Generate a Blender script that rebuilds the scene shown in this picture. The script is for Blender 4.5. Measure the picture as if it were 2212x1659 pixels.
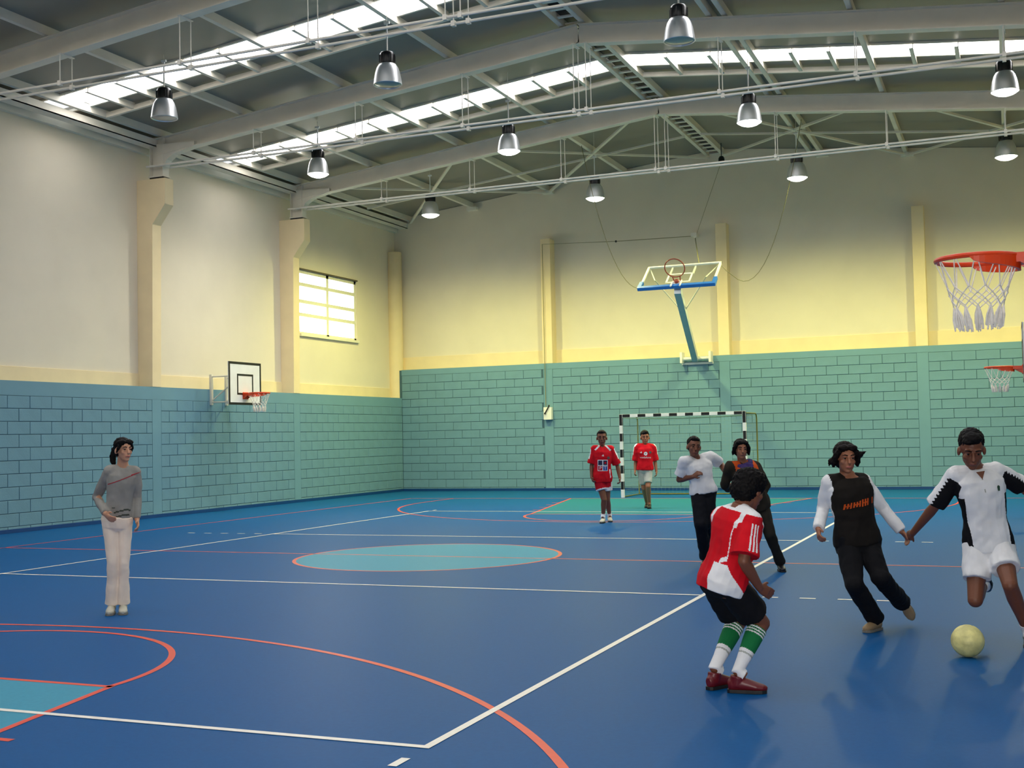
import bpy, bmesh, math, random
from math import sin, cos, pi, radians, sqrt
from mathutils import Vector, Matrix, noise
from mathutils.bvhtree import BVHTree

random.seed(7)
for o in list(bpy.data.objects):
    bpy.data.objects.remove(o, do_unlink=True)
scene = bpy.context.scene
COL = scene.collection

# ------------------------------------------------------------------ camera, world, exposure
cam_data = bpy.data.cameras.new('camera')
cam_data.sensor_fit = 'HORIZONTAL'
cam_data.sensor_width = 36.0
cam_data.lens = 36.0 * 2595.0 / 2212.0
cam_data.clip_end = 300
cam = bpy.data.objects.new('camera', cam_data)
COL.objects.link(cam)
RIGHT = Vector((0.92327, 0.38353, -0.02185))
UP = Vector((0.03697, -0.03210, 0.99880))
FWD = Vector((-0.38237, 0.92297, 0.04382))
m = Matrix((RIGHT, UP, -FWD)).transposed().to_4x4()
m.translation = Vector((2.801, -5.547, 1.581))
cam.matrix_world = m
scene.camera = cam

scene.view_settings.view_transform = 'Standard'
scene.view_settings.look = 'None'
scene.view_settings.gamma = 1.0
scene.view_settings.use_curve_mapping = False
scene.view_settings.exposure = 0.0

world = bpy.data.worlds.new('overcast_sky')
scene.world = world
world.use_nodes = True
bg = world.node_tree.nodes['Background']
bg.inputs['Color'].default_value = (0.85, 0.92, 1.0, 1)
bg.inputs['Strength'].default_value = 1.5

SKY_PANE = 9.0         # daylight coming through the roof panes
FLASH_W = 850.0          # flash of the camera that took the picture
LAMP_W = {'near': 600.0, 'far': 1380.0}   # lit high-bay lamps of the middle and the farthest row
LAMP_FAR = (1.0, 0.98, 0.33)
LAMP_NEAR = (1.0, 0.97, 0.82)
DAYLIGHT = (0.98, 0.97, 1.0)

fl_data = bpy.data.lights.new('camera_flash', 'SPOT')          # the photograph was taken with a small flash
fl_data.energy = FLASH_W; fl_data.color = (1.0, 0.96, 0.92)
fl_data.spot_size = radians(75); fl_data.spot_blend = 0.6; fl_data.shadow_soft_size = 0.02
flash = bpy.data.objects.new('camera_flash', fl_data); COL.objects.link(flash)
fm = m.copy(); fm.translation = Vector((2.77, -5.57, 1.63)); flash.matrix_world = fm

# ------------------------------------------------------------------ materials
MATS = {}
def srgb(r, g, b):
    def f(c):
        c /= 255.0
        return c / 12.92 if c <= 0.04045 else ((c + 0.055) / 1.055) ** 2.4
    return (f(r), f(g), f(b), 1.0)

def mat(name, rgb, rough=0.6, metal=0.0, var=0.06, scale=6.0, bump=0.0, bscale=60.0, spec=0.5, emit=None, estr=0.0):
    if name in MATS:
        return MATS[name]
    m = bpy.data.materials.new(name)
    m.use_nodes = True
    nt = m.node_tree
    b = nt.nodes['Principled BSDF']
    c = srgb(*rgb)
    b.inputs['Roughness'].default_value = rough
    b.inputs['Metallic'].default_value = metal
    b.inputs['Specular IOR Level'].default_value = spec
    if var > 0:
        tc = nt.nodes.new('ShaderNodeTexCoord')
        n = nt.nodes.new('ShaderNodeTexNoise')
        n.inputs['Scale'].default_value = scale
        n.inputs['Detail'].default_value = 4
        r = nt.nodes.new('ShaderNodeValToRGB')
        r.color_ramp.elements[0].position = 0.3
        r.color_ramp.elements[1].position = 0.7
        r.color_ramp.elements[0].color = tuple(x * (1 - var) for x in c[:3]) + (1,)
        r.color_ramp.elements[1].color = tuple(min(1, x * (1 + var)) for x in c[:3]) + (1,)
        nt.links.new(tc.outputs['Object'], n.inputs['Vector'])
        nt.links.new(n.outputs['Fac'], r.inputs['Fac'])
        nt.links.new(r.outputs['Color'], b.inputs['Base Color'])
        if bump > 0:
            n2 = nt.nodes.new('ShaderNodeTexNoise')
            n2.inputs['Scale'].default_value = bscale
            n2.inputs['Detail'].default_value = 3
            bp = nt.nodes.new('ShaderNodeBump')
            bp.inputs['Strength'].default_value = bump
            bp.inputs['Distance'].default_value = 0.01
            nt.links.new(tc.outputs['Object'], n2.inputs['Vector'])
            nt.links.new(n2.outputs['Fac'], bp.inputs['Height'])
            nt.links.new(bp.outputs['Normal'], b.inputs['Normal'])
    else:
        b.inputs['Base Color'].default_value = c
    if emit:
        b.inputs['Emission Color'].default_value = (*emit, 1)
        b.inputs['Emission Strength'].default_value = estr
    MATS[name] = m
    return m

def glass_mat(name, rgb, alpha):
    m = bpy.data.materials.new(name); m.use_nodes = True
    nt = m.node_tree
    for n in list(nt.nodes): nt.nodes.remove(n)
    out = nt.nodes.new('ShaderNodeOutputMaterial')
    mix = nt.nodes.new('ShaderNodeMixShader')
    t = nt.nodes.new('ShaderNodeBsdfTransparent')
    g = nt.nodes.new('ShaderNodeBsdfGlossy')
    g.inputs['Roughness'].default_value = 0.1
    t.inputs['Color'].default_value = srgb(*rgb)
    mix.inputs['Fac'].default_value = alpha
    nt.links.new(t.outputs[0], mix.inputs[1]); nt.links.new(g.outputs[0], mix.inputs[2])
    nt.links.new(mix.outputs[0], out.inputs['Surface'])
    MATS[name] = m
    return m

M_TEAL = mat('teal_block_paint', (102, 143, 160), 0.6, var=0.05, scale=3, bump=0.25, bscale=45)
M_TEALJ = mat('teal_mortar_joint', (60, 94, 110), 0.8, var=0.08, scale=8)  # mortar darkened: the recess shadow of the joints is put into its colour
M_TEALB = mat('teal_beam_paint', (104, 146, 163), 0.55, var=0.03, scale=2)
M_CREAM = mat('cream_wall_plaster', (223, 212, 190), 0.8, var=0.03, scale=1.2, bump=0.1, bscale=80)
M_CREAMF = mat('cream_frame_paint', (234, 213, 170), 0.65, var=0.04, scale=2)
M_STEEL = mat('painted_steel', (226, 219, 202), 0.45, var=0.05, scale=2)
M_STEELD = mat('painted_tie_steel', (224, 218, 204), 0.5, var=0.05, scale=4)
M_DECK = mat('roof_sheet', (134, 130, 118), 0.42, var=0.06, scale=1.2)
M_MARGIN = mat('floor_margin_vinyl', (12, 86, 142), 0.42, var=0.05, scale=30, bump=0.06, bscale=220, spec=0.05)
M_FIELD = mat('floor_court_vinyl', (9, 82, 140), 0.42, var=0.05, scale=30, bump=0.06, bscale=220, spec=0.05)
M_LBLUE = mat('light_blue_floor_paint', (68, 148, 174), 0.42, var=0.04, scale=30, bump=0.06, bscale=220, spec=0.05)
M_KEYFAR = mat('teal_floor_paint', (36, 112, 130), 0.42, var=0.04, scale=30, bump=0.06, bscale=220, spec=0.05)
M_LWHITE = mat('white_line_paint', (236, 232, 222), 0.4, var=0.04, scale=20)
M_LRED = mat('red_line_paint', (222, 62, 34), 0.4, var=0.04, scale=20)
M_SKIRT = mat('dark_blue_skirting', (14, 62, 118), 0.4, var=0.05)
M_WHITE = mat('white_paint', (232, 232, 226), 0.4, var=0.03)
M_BLACK = mat('black_paint', (14, 14, 14), 0.45, var=0.1)
M_ALU = mat('spun_aluminium', (226, 228, 230), 0.40, metal=0.85, var=0.03)
M_HOUSING = mat('black_housing', (14, 14, 18), 0.3, var=0.1)
M_ORANGE = mat('orange_hoop_enamel', (222, 66, 14), 0.32, var=0.04)
M_CORD = mat('white_net_cord', (240, 234, 222), 0.8, var=0.1, scale=40)
M_GNET = mat('goal_net_cord', (128, 158, 150), 0.8, var=0.1, scale=40)
M_OLIVE = mat('olive_tube', (116, 112, 42), 0.5, var=0.08)
M_BLUEPAD = mat('blue_pad', (40, 110, 190), 0.5, var=0.04)
M_ARM = mat('pale_blue_arm', (186, 196, 200), 0.45, var=0.04)
M_ROPE = mat('grey_rope', (128, 122, 80), 0.8, var=0.1, scale=60)
M_RIMOLD = mat('brown_red_rim', (150, 62, 40), 0.45, var=0.3, scale=18)
M_FRAMEW = mat('window_frame_paint', (226, 222, 200), 0.45, var=0.03)
M_LINTEL = mat('dark_lintel', (92, 82, 60), 0.6, var=0.05)  # even dark brown of the strip above the window

def emit_mat(name, rgb, strength):
    m = mat(name, (235, 238, 240), 0.35, var=0.0, emit=rgb, estr=strength)
    return m
M_PANE = emit_mat('daylit_roof_pane', DAYLIGHT, SKY_PANE)
M_WPANE = emit_mat('daylit_window_pane', (0.92, 0.95, 1.0), 4.0)
M_LENSN = emit_mat('lit_lens_near', (1.0, 0.97, 0.84), 9.0)
M_LENSF = emit_mat('lit_lens_far', (1.0, 0.97, 0.78), 9.0)
M_LENSO = mat('unlit_lens', (150, 152, 150), 0.15, var=0.0)

# ------------------------------------------------------------------ mesh helpers
class MB:
    """collects shapes, then links them as one mesh object"""
    def __init__(self):
        self.v = []; self.f = []; self.mi = []
    def add(self, vs, fs, mi=0):
        k = len(self.v)
        self.v += [tuple(p) for p in vs]
        self.f += [tuple(i + k for i in f) for f in fs]
        self.mi += [mi] * len(fs)
        return self
    def box(self, lo, hi, mi=0):
        x0, y0, z0 = lo; x1, y1, z1 = hi
        if x0 > x1: x0, x1 = x1, x0
        if y0 > y1: y0, y1 = y1, y0
        if z0 > z1: z0, z1 = z1, z0
        return self.add([(x0,y0,z0),(x1,y0,z0),(x1,y1,z0),(x0,y1,z0),(x0,y0,z1),(x1,y0,z1),(x1,y1,z1),(x0,y1,z1)],
                 [(0,3,2,1),(4,5,6,7),(0,1,5,4),(1,2,6,5),(2,3,7,6),(3,0,4,7)], mi)
    def hexa(self, p, mi=0):
        return self.add(p, [(0,3,2,1),(4,5,6,7),(0,1,5,4),(1,2,6,5),(2,3,7,6),(3,0,4,7)], mi)
    def bar(self, a, b, w, h, upv=(0,0,1), mi=0):
        """rectangular bar from a to b, w across, h along upv"""
        a = Vector(a); b = Vector(b); t = (b - a).normalized()
        u = Vector(upv); s = t.cross(u)
        if s.length < 1e-4: s = t.cross(Vector((1,0,0)))
        s.normalize(); u = s.cross(t).normalized()
        s *= w / 2; u *= h / 2
        return self.hexa([a-s-u, a+s-u, a+s+u, a-s+u, b-s-u, b+s-u, b+s+u, b-s+u], mi)
    def ibeam(self, a, b, w, h, tf=0.016, tw=0.012, upv=(0,0,1), mi=0):
        a = Vector(a); b = Vector(b); t = (b - a).normalized()
        s = t.cross(Vector(upv)).normalized(); u = s.cross(t).normalized()
        self.bar(a + u*(h/2-tf/2), b + u*(h/2-tf/2), w, tf, u, mi)
        self.bar(a - u*(h/2-tf/2), b - u*(h/2-tf/2), w, tf, u, mi)
        return self.bar(a, b, tw, h - tf, u, mi)
    def tube(self, pts, r, n=8, mi=0, closed=False, caps=True):
        pts = [Vector(p) for p in pts]
        m_ = len(pts); rs = r if isinstance(r, (list, tuple)) else [r] * m_
        vs = []; prev = None
        for i, p in enumerate(pts):
            if closed: t = pts[(i+1) % m_] - pts[i-1]
            else: t = pts[min(i+1, m_-1)] - pts[max(i-1, 0)]
            t.normalize()
            if prev is None:
                s = t.cross(Vector((0,0,1)))
                if s.length < 1e-3: s = t.cross(Vector((1,0,0)))
            else:
                s = prev - t * prev.dot(t)
            s.normalize(); prev = s; u = t.cross(s)
            for k in range(n):
                a = 2*pi*k/n
                vs.append(p + (s*cos(a) + u*sin(a)) * rs[i])
        fs = []
        for i in range(m_ if closed else m_-1):
            j = (i+1) % m_
            for k in range(n):
                fs.append((i*n+k, i*n+(k+1)%n, j*n+(k+1)%n, j*n+k))
        if not closed and caps:
            fs.append(tuple(range(n))[::-1]); fs.append(tuple((m_-1)*n+k for k in range(n)))
        return self.add(vs, fs, mi)
    def lathe(self, prof, o=(0,0,0), n=28, mi=0):
        o = Vector(o); vs = []
        for r, z in prof:
            for k in range(n):
                a = 2*pi*k/n; vs.append(o + Vector((r*cos(a), r*sin(a), z)))
        fs = [(i*n+k, i*n+(k+1)%n, (i+1)*n+(k+1)%n, (i+1)*n+k) for i in range(len(prof)-1) for k in range(n)]
        return self.add(vs, fs, mi)
    def ball(self, c, r, mi=0, n=14, M=None):
        """ellipsoid, r = (rx, ry, rz), M = 3x3 axes"""
        c = Vector(c)
        if not isinstance(r, (tuple, list)): r = (r, r, r)
        vs = []; h = n // 2
        for i in range(h + 1):
            th = pi * i / h
            for k in range(n):
                a = 2*pi*k/n
                p = Vector((r[0]*sin(th)*cos(a), r[1]*sin(th)*sin(a), r[2]*cos(th)))
                vs.append(c + (M @ p if M else p))
        fs = [(i*n+k, i*n+(k+1)%n, (i+1)*n+(k+1)%n, (i+1)*n+k) for i in range(h) for k in range(n)]
        return self.add(vs, fs, mi)
    def loft(self, pts, ab, side, n=16, mi=0, sq=1.0):
        """closed tube of elliptical rings; side = Vector or list of Vectors for the a-axis"""
        pts = [Vector(p) for p in pts]; m_ = len(pts); vs = []
        for i, p in enumerate(pts):
            t = (pts[min(i+1, m_-1)] - pts[max(i-1, 0)]).normalized()
            s = side[i] if isinstance(side, list) else side
            s = s - t * s.dot(t)
            if s.length < 1e-4: s = t.orthogonal()
            s = s.normalized(); u = t.cross(s)
            a_, b_ = ab[i] if isinstance(ab[i], (tuple, list)) else (ab[i], ab[i])
            for k in range(n):
                a = 2*pi*k/n
                cx, sx = cos(a), sin(a)
                if sq != 1.0:
                    cx = math.copysign(abs(cx)**sq, cx); sx = math.copysign(abs(sx)**sq, sx)
                vs.append(p + s*(a_*cx) + u*(b_*sx))
        fs = [(i*n+k, i*n+(k+1)%n, (i+1)*n+(k+1)%n, (i+1)*n+k) for i in range(m_-1) for k in range(n)]
        fs.append(tuple(range(n))[::-1]); fs.append(tuple((m_-1)*n+k for k in range(n)))
        return self.add(vs, fs, mi)
    def mesh(self, name, mats):
        me = bpy.data.meshes.new(name)
        me.from_pydata(self.v, [], self.f)
        for m_ in (mats if isinstance(mats, (list, tuple)) else [mats]): me.materials.append(m_)
        me.polygons.foreach_set('material_index', self.mi)
        me.update()
        return me
    def build(self, name, mats, parent=None, smooth=False, bevel=0.0, fixn=True):
        me = self.mesh(name, mats)
        if fixn or bevel:
            bm = bmesh.new(); bm.from_mesh(me)
            bmesh.ops.remove_doubles(bm, verts=bm.verts, dist=1e-6)
            bmesh.ops.recalc_face_normals(bm, faces=bm.faces)
            if bevel: bmesh.ops.bevel(bm, geom=bm.edges[:], offset=bevel, segments=2, affect='EDGES', profile=0.7)
            bm.to_mesh(me); bm.free()
        if smooth:
            me.polygons.foreach_set('use_smooth', [True] * len(me.polygons))
            try: me.set_sharp_from_angle(angle=radians(40))
            except Exception: pass
        return link(name, me, parent)

def link(name, me, parent=None):
    o = bpy.data.objects.new(name, me)
    COL.objects.link(o)
    if parent is not None:
        o.parent = parent
        o.matrix_parent_inverse = Matrix.Translation(-WORLD[parent.name])
        WORLD[o.name] = Vector((0, 0, 0))   # a part sits at the identity
    else:
        WORLD[o.name] = Vector((0, 0, 0))
    return o
WORLD = {}     # world position of each parent origin, so that parts can be given in world coordinates

def thing(name, label, cat, loc=(0,0,0), group=None):
    o = bpy.data.objects.new(name, None)
    o.empty_display_size = 0.1
    COL.objects.link(o)
    o.location = loc
    WORLD[o.name] = Vector(loc)
    return tag(o, label, cat, group)
def tag(o, label=None, cat=None, group=None, kind=None):
    if label: o['label'] = label
    if cat: o['category'] = cat
    if group: o['group'] = group
    if kind: o['kind'] = kind
    return o
def struct(o):
    o['kind'] = 'structure'; return o
def stuff(o):
    o['kind'] = 'stuff'; return o
def copy_thing(root, loc, label=None):
    """a thing with copies of its parts and their sub-parts, moved to loc"""
    def cp(o, par):
        c = o.copy(); COL.objects.link(c)
        if par is not None: c.parent = par
        for ch in o.children: cp(ch, c)
        return c
    r = cp(root, None); r.location = loc
    if label: r['label'] = label
    return r
# ------------------------------------------------------------------ the hall
XL, XR, YB, YF = -14.325, 5.425, 27.0, -11.0
REC = 0.375                      # upper walls stand back behind the block walls
XC = (XL + XR) / 2               # ridge line
ZTL, ZTB = 2.83, 3.684           # tops of the block walls
SL = 0.107
def roof(z0, x): return z0 - SL * abs(x - XC)
FRAMES = [-6.6, -1.05, 4.5, 10.05, 15.6, 21.15]
BAYS = [-6.6, -1.05, 4.5, 10.05, 15.6]

# floor ---------------------------------------------------------------
fl = MB().box((XL-0.6, YF-0.6, -0.2), (XR+0.6, YB+0.6, 0.0))
floor = struct(fl.build('floor', M_MARGIN))
def flat(name, polys, z, m_, mi=None):
    """flat painted shape(s) on the floor"""
    b = MB()
    for p in polys: b.add([(x, y, z) for x, y in p], [tuple(range(len(p)))])
    return b.build(name, m_, floor, fixn=False)
def rect(x0, y0, x1, y1): return [(x0,y0),(x1,y0),(x1,y1),(x0,y1)]
def line_poly(a, b, w):
    ax, ay = a; bx, by = b; d = math.hypot(bx-ax, by-ay); nx, ny = -(by-ay)/d*w/2, (bx-ax)/d*w/2
    return [(ax-nx,ay-ny),(bx-nx,by-ny),(bx+nx,by+ny),(ax+nx,ay+ny)]
def arc_polys(c, r0, r1, a0, a1, n=72):
    out = []
    for i in range(n):
        t0 = a0 + (a1-a0)*i/n; t1 = a0 + (a1-a0)*(i+1)/n
        out.append([(c[0]+r0*cos(t0), c[1]+r0*sin(t0)), (c[0]+r1*cos(t0), c[1]+r1*sin(t0)),
                    (c[0]+r1*cos(t1), c[1]+r1*sin(t1)), (c[0]+r0*cos(t1), c[1]+r0*sin(t1))])
    return out
CX = -4.5
flat('court_field', [rect(-12, -5, 3.07, 23)], 0.001, M_FIELD)
for name, y0, y1 in (('key_area', -5, 0.8), ('key_area', 23, 17.2)):
    p = [(CX-3, y0), (CX+3, y0), (CX+1.8, y1), (CX-1.8, y1)]
    far = y0 > y1
    if far: p = p[::-1]
    flat(name, [p], 0.002, M_KEYFAR if far else M_LBLUE)
flat('centre_circle', [[(CX+1.78*cos(2*pi*k/96), 9+1.78*sin(2*pi*k/96)) for k in range(96)]], 0.002, M_LBLUE)
Z1, Z2 = 0.003, 0.004
flat('centre_circle_line', arc_polys((CX, 9), 1.75, 1.8, 0, 2*pi, 128), Z1, M_LRED)
flat('centre_line', [rect(-12, 8.975, 3, 9.025)], Z1, M_LRED)
flat('sideline', [rect(-12, -5, -11.95, 23)], Z1, M_LRED)
flat('sideline', [rect(3.02, -5, 3.07, 23)], Z1, M_LRED)
flat('end_line', [rect(-12, 22.95, 3, 23)], Z1, M_LRED)
flat('end_line', [rect(-12, -5, 3, -4.95)], Z1, M_LRED)
for s, yb in ((1, -5), (-1, 23)):
    hoop = (CX, yb + s*1.575); ft = yb + s*5.8
    a0, a1 = (0, pi) if s > 0 else (pi, 2*pi)
    flat('three_point_line', arc_polys(hoop, 6.2, 6.25, a0, a1, 128) +
         [rect(CX-6.25, min(yb, hoop[1]), CX-6.2, max(yb, hoop[1])), rect(CX+6.2, min(yb, hoop[1]), CX+6.25, max(yb, hoop[1]))], Z1, M_LRED)
    flat('free_throw_circle', arc_polys((CX, ft), 1.75, 1.8, a0, a1, 64), Z1, M_LRED)
    flat('free_throw_line', [rect(CX-1.8, ft-0.05, CX+1.8, ft)] if s > 0 else [rect(CX-1.8, ft, CX+1.8, ft+0.05)], Z1, M_LRED)
    for q in (-1, 1):
        flat('key_line', [line_poly((CX+q*2.98, yb), (CX+q*1.78, ft), 0.05)], Z1, M_LRED)
        for f in (0.32, 0.47, 0.62, 0.77):
            x = CX + q*(2.98 - 1.2*f); y = yb + s*5.8*f
            flat('lane_mark', [rect(x, y-0.025, x+q*0.2, y+0.025)], Z1, M_LRED)
# volleyball court
flat('volleyball_sideline', [rect(-0.05, 0, 0, 18)], Z2, M_LWHITE)
flat('volleyball_sideline', [rect(-9, 0, -8.95, 18)], Z2, M_LWHITE)
for y in (0, 17.95): flat('volleyball_end_line', [rect(-9, y, 0, y+0.05)], Z2+0.0003, M_LWHITE)
for y in (5.975, 11.975): flat('attack_line', [rect(-9, y, 0, y+0.05)], Z2+0.0003, M_LWHITE)
for y in (6.0, 12.0):
    for k in range(5):
        for x0 in (0.2 + 0.35*k, -9.35 - 0.35*k):
            flat('attack_line_dash', [rect(x0, y-0.025, x0+0.15, y+0.025)], Z2, M_LWHITE)
for x0 in (-0.05, -9.0):
    flat('service_mark', [rect(x0, -0.35, x0+0.05, -0.2)], Z2, M_LWHITE)
    flat('service_mark', [rect(x0, 18.2, x0+0.05, 18.35)], Z2, M_LWHITE)

# block walls -----------------------------------------------------------
J = 0.011; PROUD = 0.012
def block_mesh(L, H, axis):
    """one block face standing proud of the joints, chamfered edges, origin at its middle on the joint plane"""
    l, h, c, d = (L-J)/2, (H-J)/2, 0.006, PROUD
    b = MB()
    P = [(-l,-h,-0.03),(l,-h,-0.03),(l,h,-0.03),(-l,h,-0.03),(-l,-h,d-c),(l,-h,d-c),(l,h,d-c),(-l,h,d-c),
         (-l+c,-h+c,d),(l-c,-h+c,d),(l-c,h-c,d),(-l+c,h-c,d)]
    F = [(8,9,10,11),(4,5,9,8),(5,6,10,9),(6,7,11,10),(7,4,8,11),(0,1,5,4),(1,2,6,5),(2,3,7,6),(3,0,4,7)]
    if axis == 'x': V = [(d_, a, z) for a, z, d_ in P]         # face looks to +x, runs along y
    else: V = [(a, -d_, z) for a, z, d_ in P]                  # face looks to -y, runs along x
    b.add(V, F)
    return b
_bm = {}
def get_block(L, H, axis):
    k = (round(L, 3), round(H, 3), axis)
    if k not in _bm: 
        me = block_mesh(L, H, axis).mesh('block', M_TEAL)
        bm = bmesh.new(); bm.from_mesh(me); bmesh.ops.recalc_face_normals(bm, faces=bm.faces)
        # open at the back, so make sure the face looks out of the wall
        bm.normal_update(); f = max(bm.faces, key=lambda f: f.calc_area())
        out = Vector((1,0,0)) if axis == 'x' else Vector((0,-1,0))
        if f.normal.dot(out) < 0: bmesh.ops.reverse_faces(bm, faces=bm.faces)
        bm.to_mesh(me); bm.free()
        _bm[k] = me
    return _bm[k]
def lay_blocks(wall, axis, plane, bays, ztop, pitch, L, nearest):
    """bays = [(start, end, anchor)] along the wall; the 300 largest in view as parts, the rest as one part"""
    items = []
    rows = []
    z = ztop; 
    while z > 0.02:
        z0 = max(0.0, z - pitch); rows.append((z0, z)); z -= pitch
    for s0, s1, anchor in bays:
        for r, (z0, z1) in enumerate(rows):
            off = anchor + (0 if r % 2 == 0 else L/2)
            k0 = math.floor((s0 - off) / L)
            a = off + k0 * L
            while a < s1 - 1e-6:
                x0, x1 = max(a, s0), min(a + L, s1)
                if x1 - x0 > 0.06: items.append(((x0+x1)/2, (z0+z1)/2, x1-x0, z1-z0))
                a += L
    items.sort(key=nearest)
    rest = MB()
    for i, (a, z, l, h) in enumerate(items):
        jig = random.uniform(-0.002, 0.002)
        loc = Vector((plane + jig, a, z)) if axis == 'x' else Vector((a, plane + jig, z))
        if i < 300:
            o = link('block', get_block(l, h, axis), wall)
            o.matrix_parent_inverse = Matrix()
            o.location = loc
        else:
            b = block_mesh(l, h, axis)
            rest.add([tuple(Vector(p) + loc) for p in b.v], b.f)
    if rest.v: stuff(rest.build('blocks', M_TEAL, wall))

def wall_strips(b, axis, plane, strips, ztop):
    for a, w in strips:
        if axis == 'x': b.box((plane-0.2, a-w, 0), (plane, a+w, ztop))
        else: b.box((a-w, plane, 0), (a+w, plane+0.2, ztop))

# left wall
lw = MB()
lw.box((XL-0.45, YF, 0), (XL-PROUD, YB+0.45, ZTL-0.01))
wall_left = struct(lw.build('wall_left', M_TEALJ))
b = MB(); b.box((XL-0.44, YF, 2.555), (XL, YB+0.4, ZTL)); 
wall_strips(b, 'x', XL, [(y, 0.145) for y in FRAMES], 2.56)
b.build('concrete_frame', M_TEALB, wall_left)
lb = []
ends = [-11.0] + FRAMES + [27.145]
for i in range(len(ends)-1):
    s0 = ends[i] + 0.145; s1 = ends[i+1] - 0.145
    lb.append((s0, s1, 11.397 if 10 < s0 < 15 else s0))
lay_blocks(wall_left, 'x', XL-PROUD, lb, 2.553, 0.2437, 0.5535, lambda t: (0 if t[0] > 10.95 else 1, t[0]))
# upper left wall with the window opening
WY0, WY1, WZ0, WZ1 = 21.92, 24.98, 4.47, 6.20
XU = XL - REC
ZE = 8.36
b = MB()
b.box((XU-0.25, YF, ZTL), (XU, WY0, ZE)); b.box((XU-0.25, WY1, ZTL), (XU, YB+REC, ZE))
b.box((XU-0.25, WY0, ZTL), (XU, WY1, WZ0)); b.box((XU-0.25, WY0, WZ1), (XU, WY1, ZE))
b.build('upper_wall', M_CREAM, wall_left)
MB().box((XU-0.1, YF, ZTL), (XU+0.03, YB+REC, 3.13)).build('ledge_band', M_CREAMF, wall_left, bevel=0.008)
def pillar(y, xw, s):
    """concrete pillar with a corbel that carries the steel frame; s = +1 towards the room along +x"""
    prof = [(0, ZTL), (0.385, ZTL), (0.42, 6.37), (0.76, 6.79), (0.76, 7.36), (0, 7.36)]
    vs = [(xw + s*a, y-0.145, z) for a, z in prof] + [(xw + s*a, y+0.145, z) for a, z in prof]
    n = len(prof)
    return MB().add(vs, [tuple(range(n)), tuple(range(n, 2*n))] + [(i, (i+1)%n, n+(i+1)%n, n+i) for i in range(n)])
for y in FRAMES: pillar(y, XU, 1).build('pillar', M_CREAMF, wall_left, bevel=0.012)

# window
win = thing('window_1', None, None, (XU, (WY0+WY1)/2, WZ0)); struct(win)
fx = XU - 0.06
b = MB()
b.box((fx-0.06, WY0, WZ0), (fx+0.03, WY0+0.05, WZ1)); b.box((fx-0.06, WY1-0.09, WZ0), (fx+0.03, WY1, WZ1))
b.box((fx-0.06, WY0, WZ1-0.09), (fx+0.03, WY1, WZ1)); b.box((fx-0.06, WY0, WZ0), (fx+0.03, WY1, WZ0+0.06))
b.box((fx-0.06, 23.36, WZ0), (fx+0.03, 23.48, WZ1))
b.build('window_frame', M_FRAMEW, win)
rows = [(4.54, 4.96), (5.04, 5.31), (5.40, 5.76), (5.86, 6.11)]
for (z0, z1) in rows[1:]:
    MB().box((fx-0.06, WY0, z0-0.095), (fx+0.035, WY1, z0)).build('transom', M_FRAMEW, win)
for z0, z1 in rows:
    for y0, y1 in ((WY0+0.05, 23.36), (23.48, WY1-0.09)):
        MB().box((fx-0.03, y0, z0), (fx-0.02, y1, z1)).build('pane', M_WPANE, win)
MB().box((XU-0.05, WY0-0.03, WZ1), (XU+0.035, WY1+0.03, WZ1+0.035)).build('lintel_trim', M_LINTEL, win)
MB().box((XU-0.1, WY0-0.03, WZ0-0.07), (XU+0.07, WY1+0.03, WZ0)).build('window_sill', M_FRAMEW, win, bevel=0.006)

# back wall
wb = MB(); wb.box((XL-0.45, YB+PROUD, 0), (XR+0.45, YB+0.45, ZTB-0.01))
wall_back = struct(wb.build('wall_back', M_TEALJ))
PB = [-9.55, -4.38, 0.76]
b = MB(); b.box((XL, YB, 3.515), (XR, YB+0.44, ZTB)); wall_strips(b, 'y', YB, [(x, 0.14) for x in PB], 3.52)
b.build('concrete_frame', M_TEALB, wall_back)
ends = [XL-0.14] + PB + [XR+0.14]
lay_blocks(wall_back, 'y', YB+PROUD, [(ends[i]+0.14, ends[i+1]-0.14, ends[i]+0.14) for i in range(4)], 3.513, 0.2437, 0.572,
           lambda t: (0 if t[0] < 3.4 else 1, -t[0]))
YU = YB + REC
def gable(y0, y1, zb):
    p = [(XL-0.7, zb), (XR+0.7, zb), (XR+0.7, roof(9.47, XR+0.7)), (XC, 9.47), (XL-0.7, roof(9.47, XL-0.7))]
    n = len(p)
    return MB().add([(x, y0, z) for x, z in p] + [(x, y1, z) for x, z in p],
                    [tuple(range(n)), tuple(range(n, 2*n))] + [(i, (i+1)%n, n+(i+1)%n, n+i) for i in range(n)])
gable(YU, YU+0.25, ZTB).build('upper_wall', M_CREAM, wall_back)
MB().box((XL-0.3, YU-0.03, ZTB), (XR+0.3, YU+0.1, 4.085)).build('ledge_band', M_CREAMF, wall_back, bevel=0.008)
for x in PB: MB().box((x-0.15, YB+0.005, ZTB), (x+0.15, YU+0.1, 7.32)).build('pillar', M_CREAMF, wall_back, bevel=0.012)

# right wall and the wall behind the camera
b = MB(); b.box((XR, YF, 0), (XR+0.45, YB+0.45, ZTL))
wall_right = struct(b.build('wall_right', M_TEALB))
MB().box((XR+REC, YF, ZTL), (XR+REC+0.25, YB+REC, ZE)).build('upper_wall', M_CREAM, wall_right)
for y in FRAMES: pillar(y, XR+REC, -1).build('pillar', M_CREAMF, wall_right, bevel=0.012)
b = MB(); b.box((XL-0.45, YF-0.3, 0), (XR+0.45, YF, ZTB))
wall_front = struct(b.build('wall_front', M_TEALB))
gable(YF-0.3, YF-0.05, ZTB).build('upper_wall', M_CREAM, wall_front)

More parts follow.
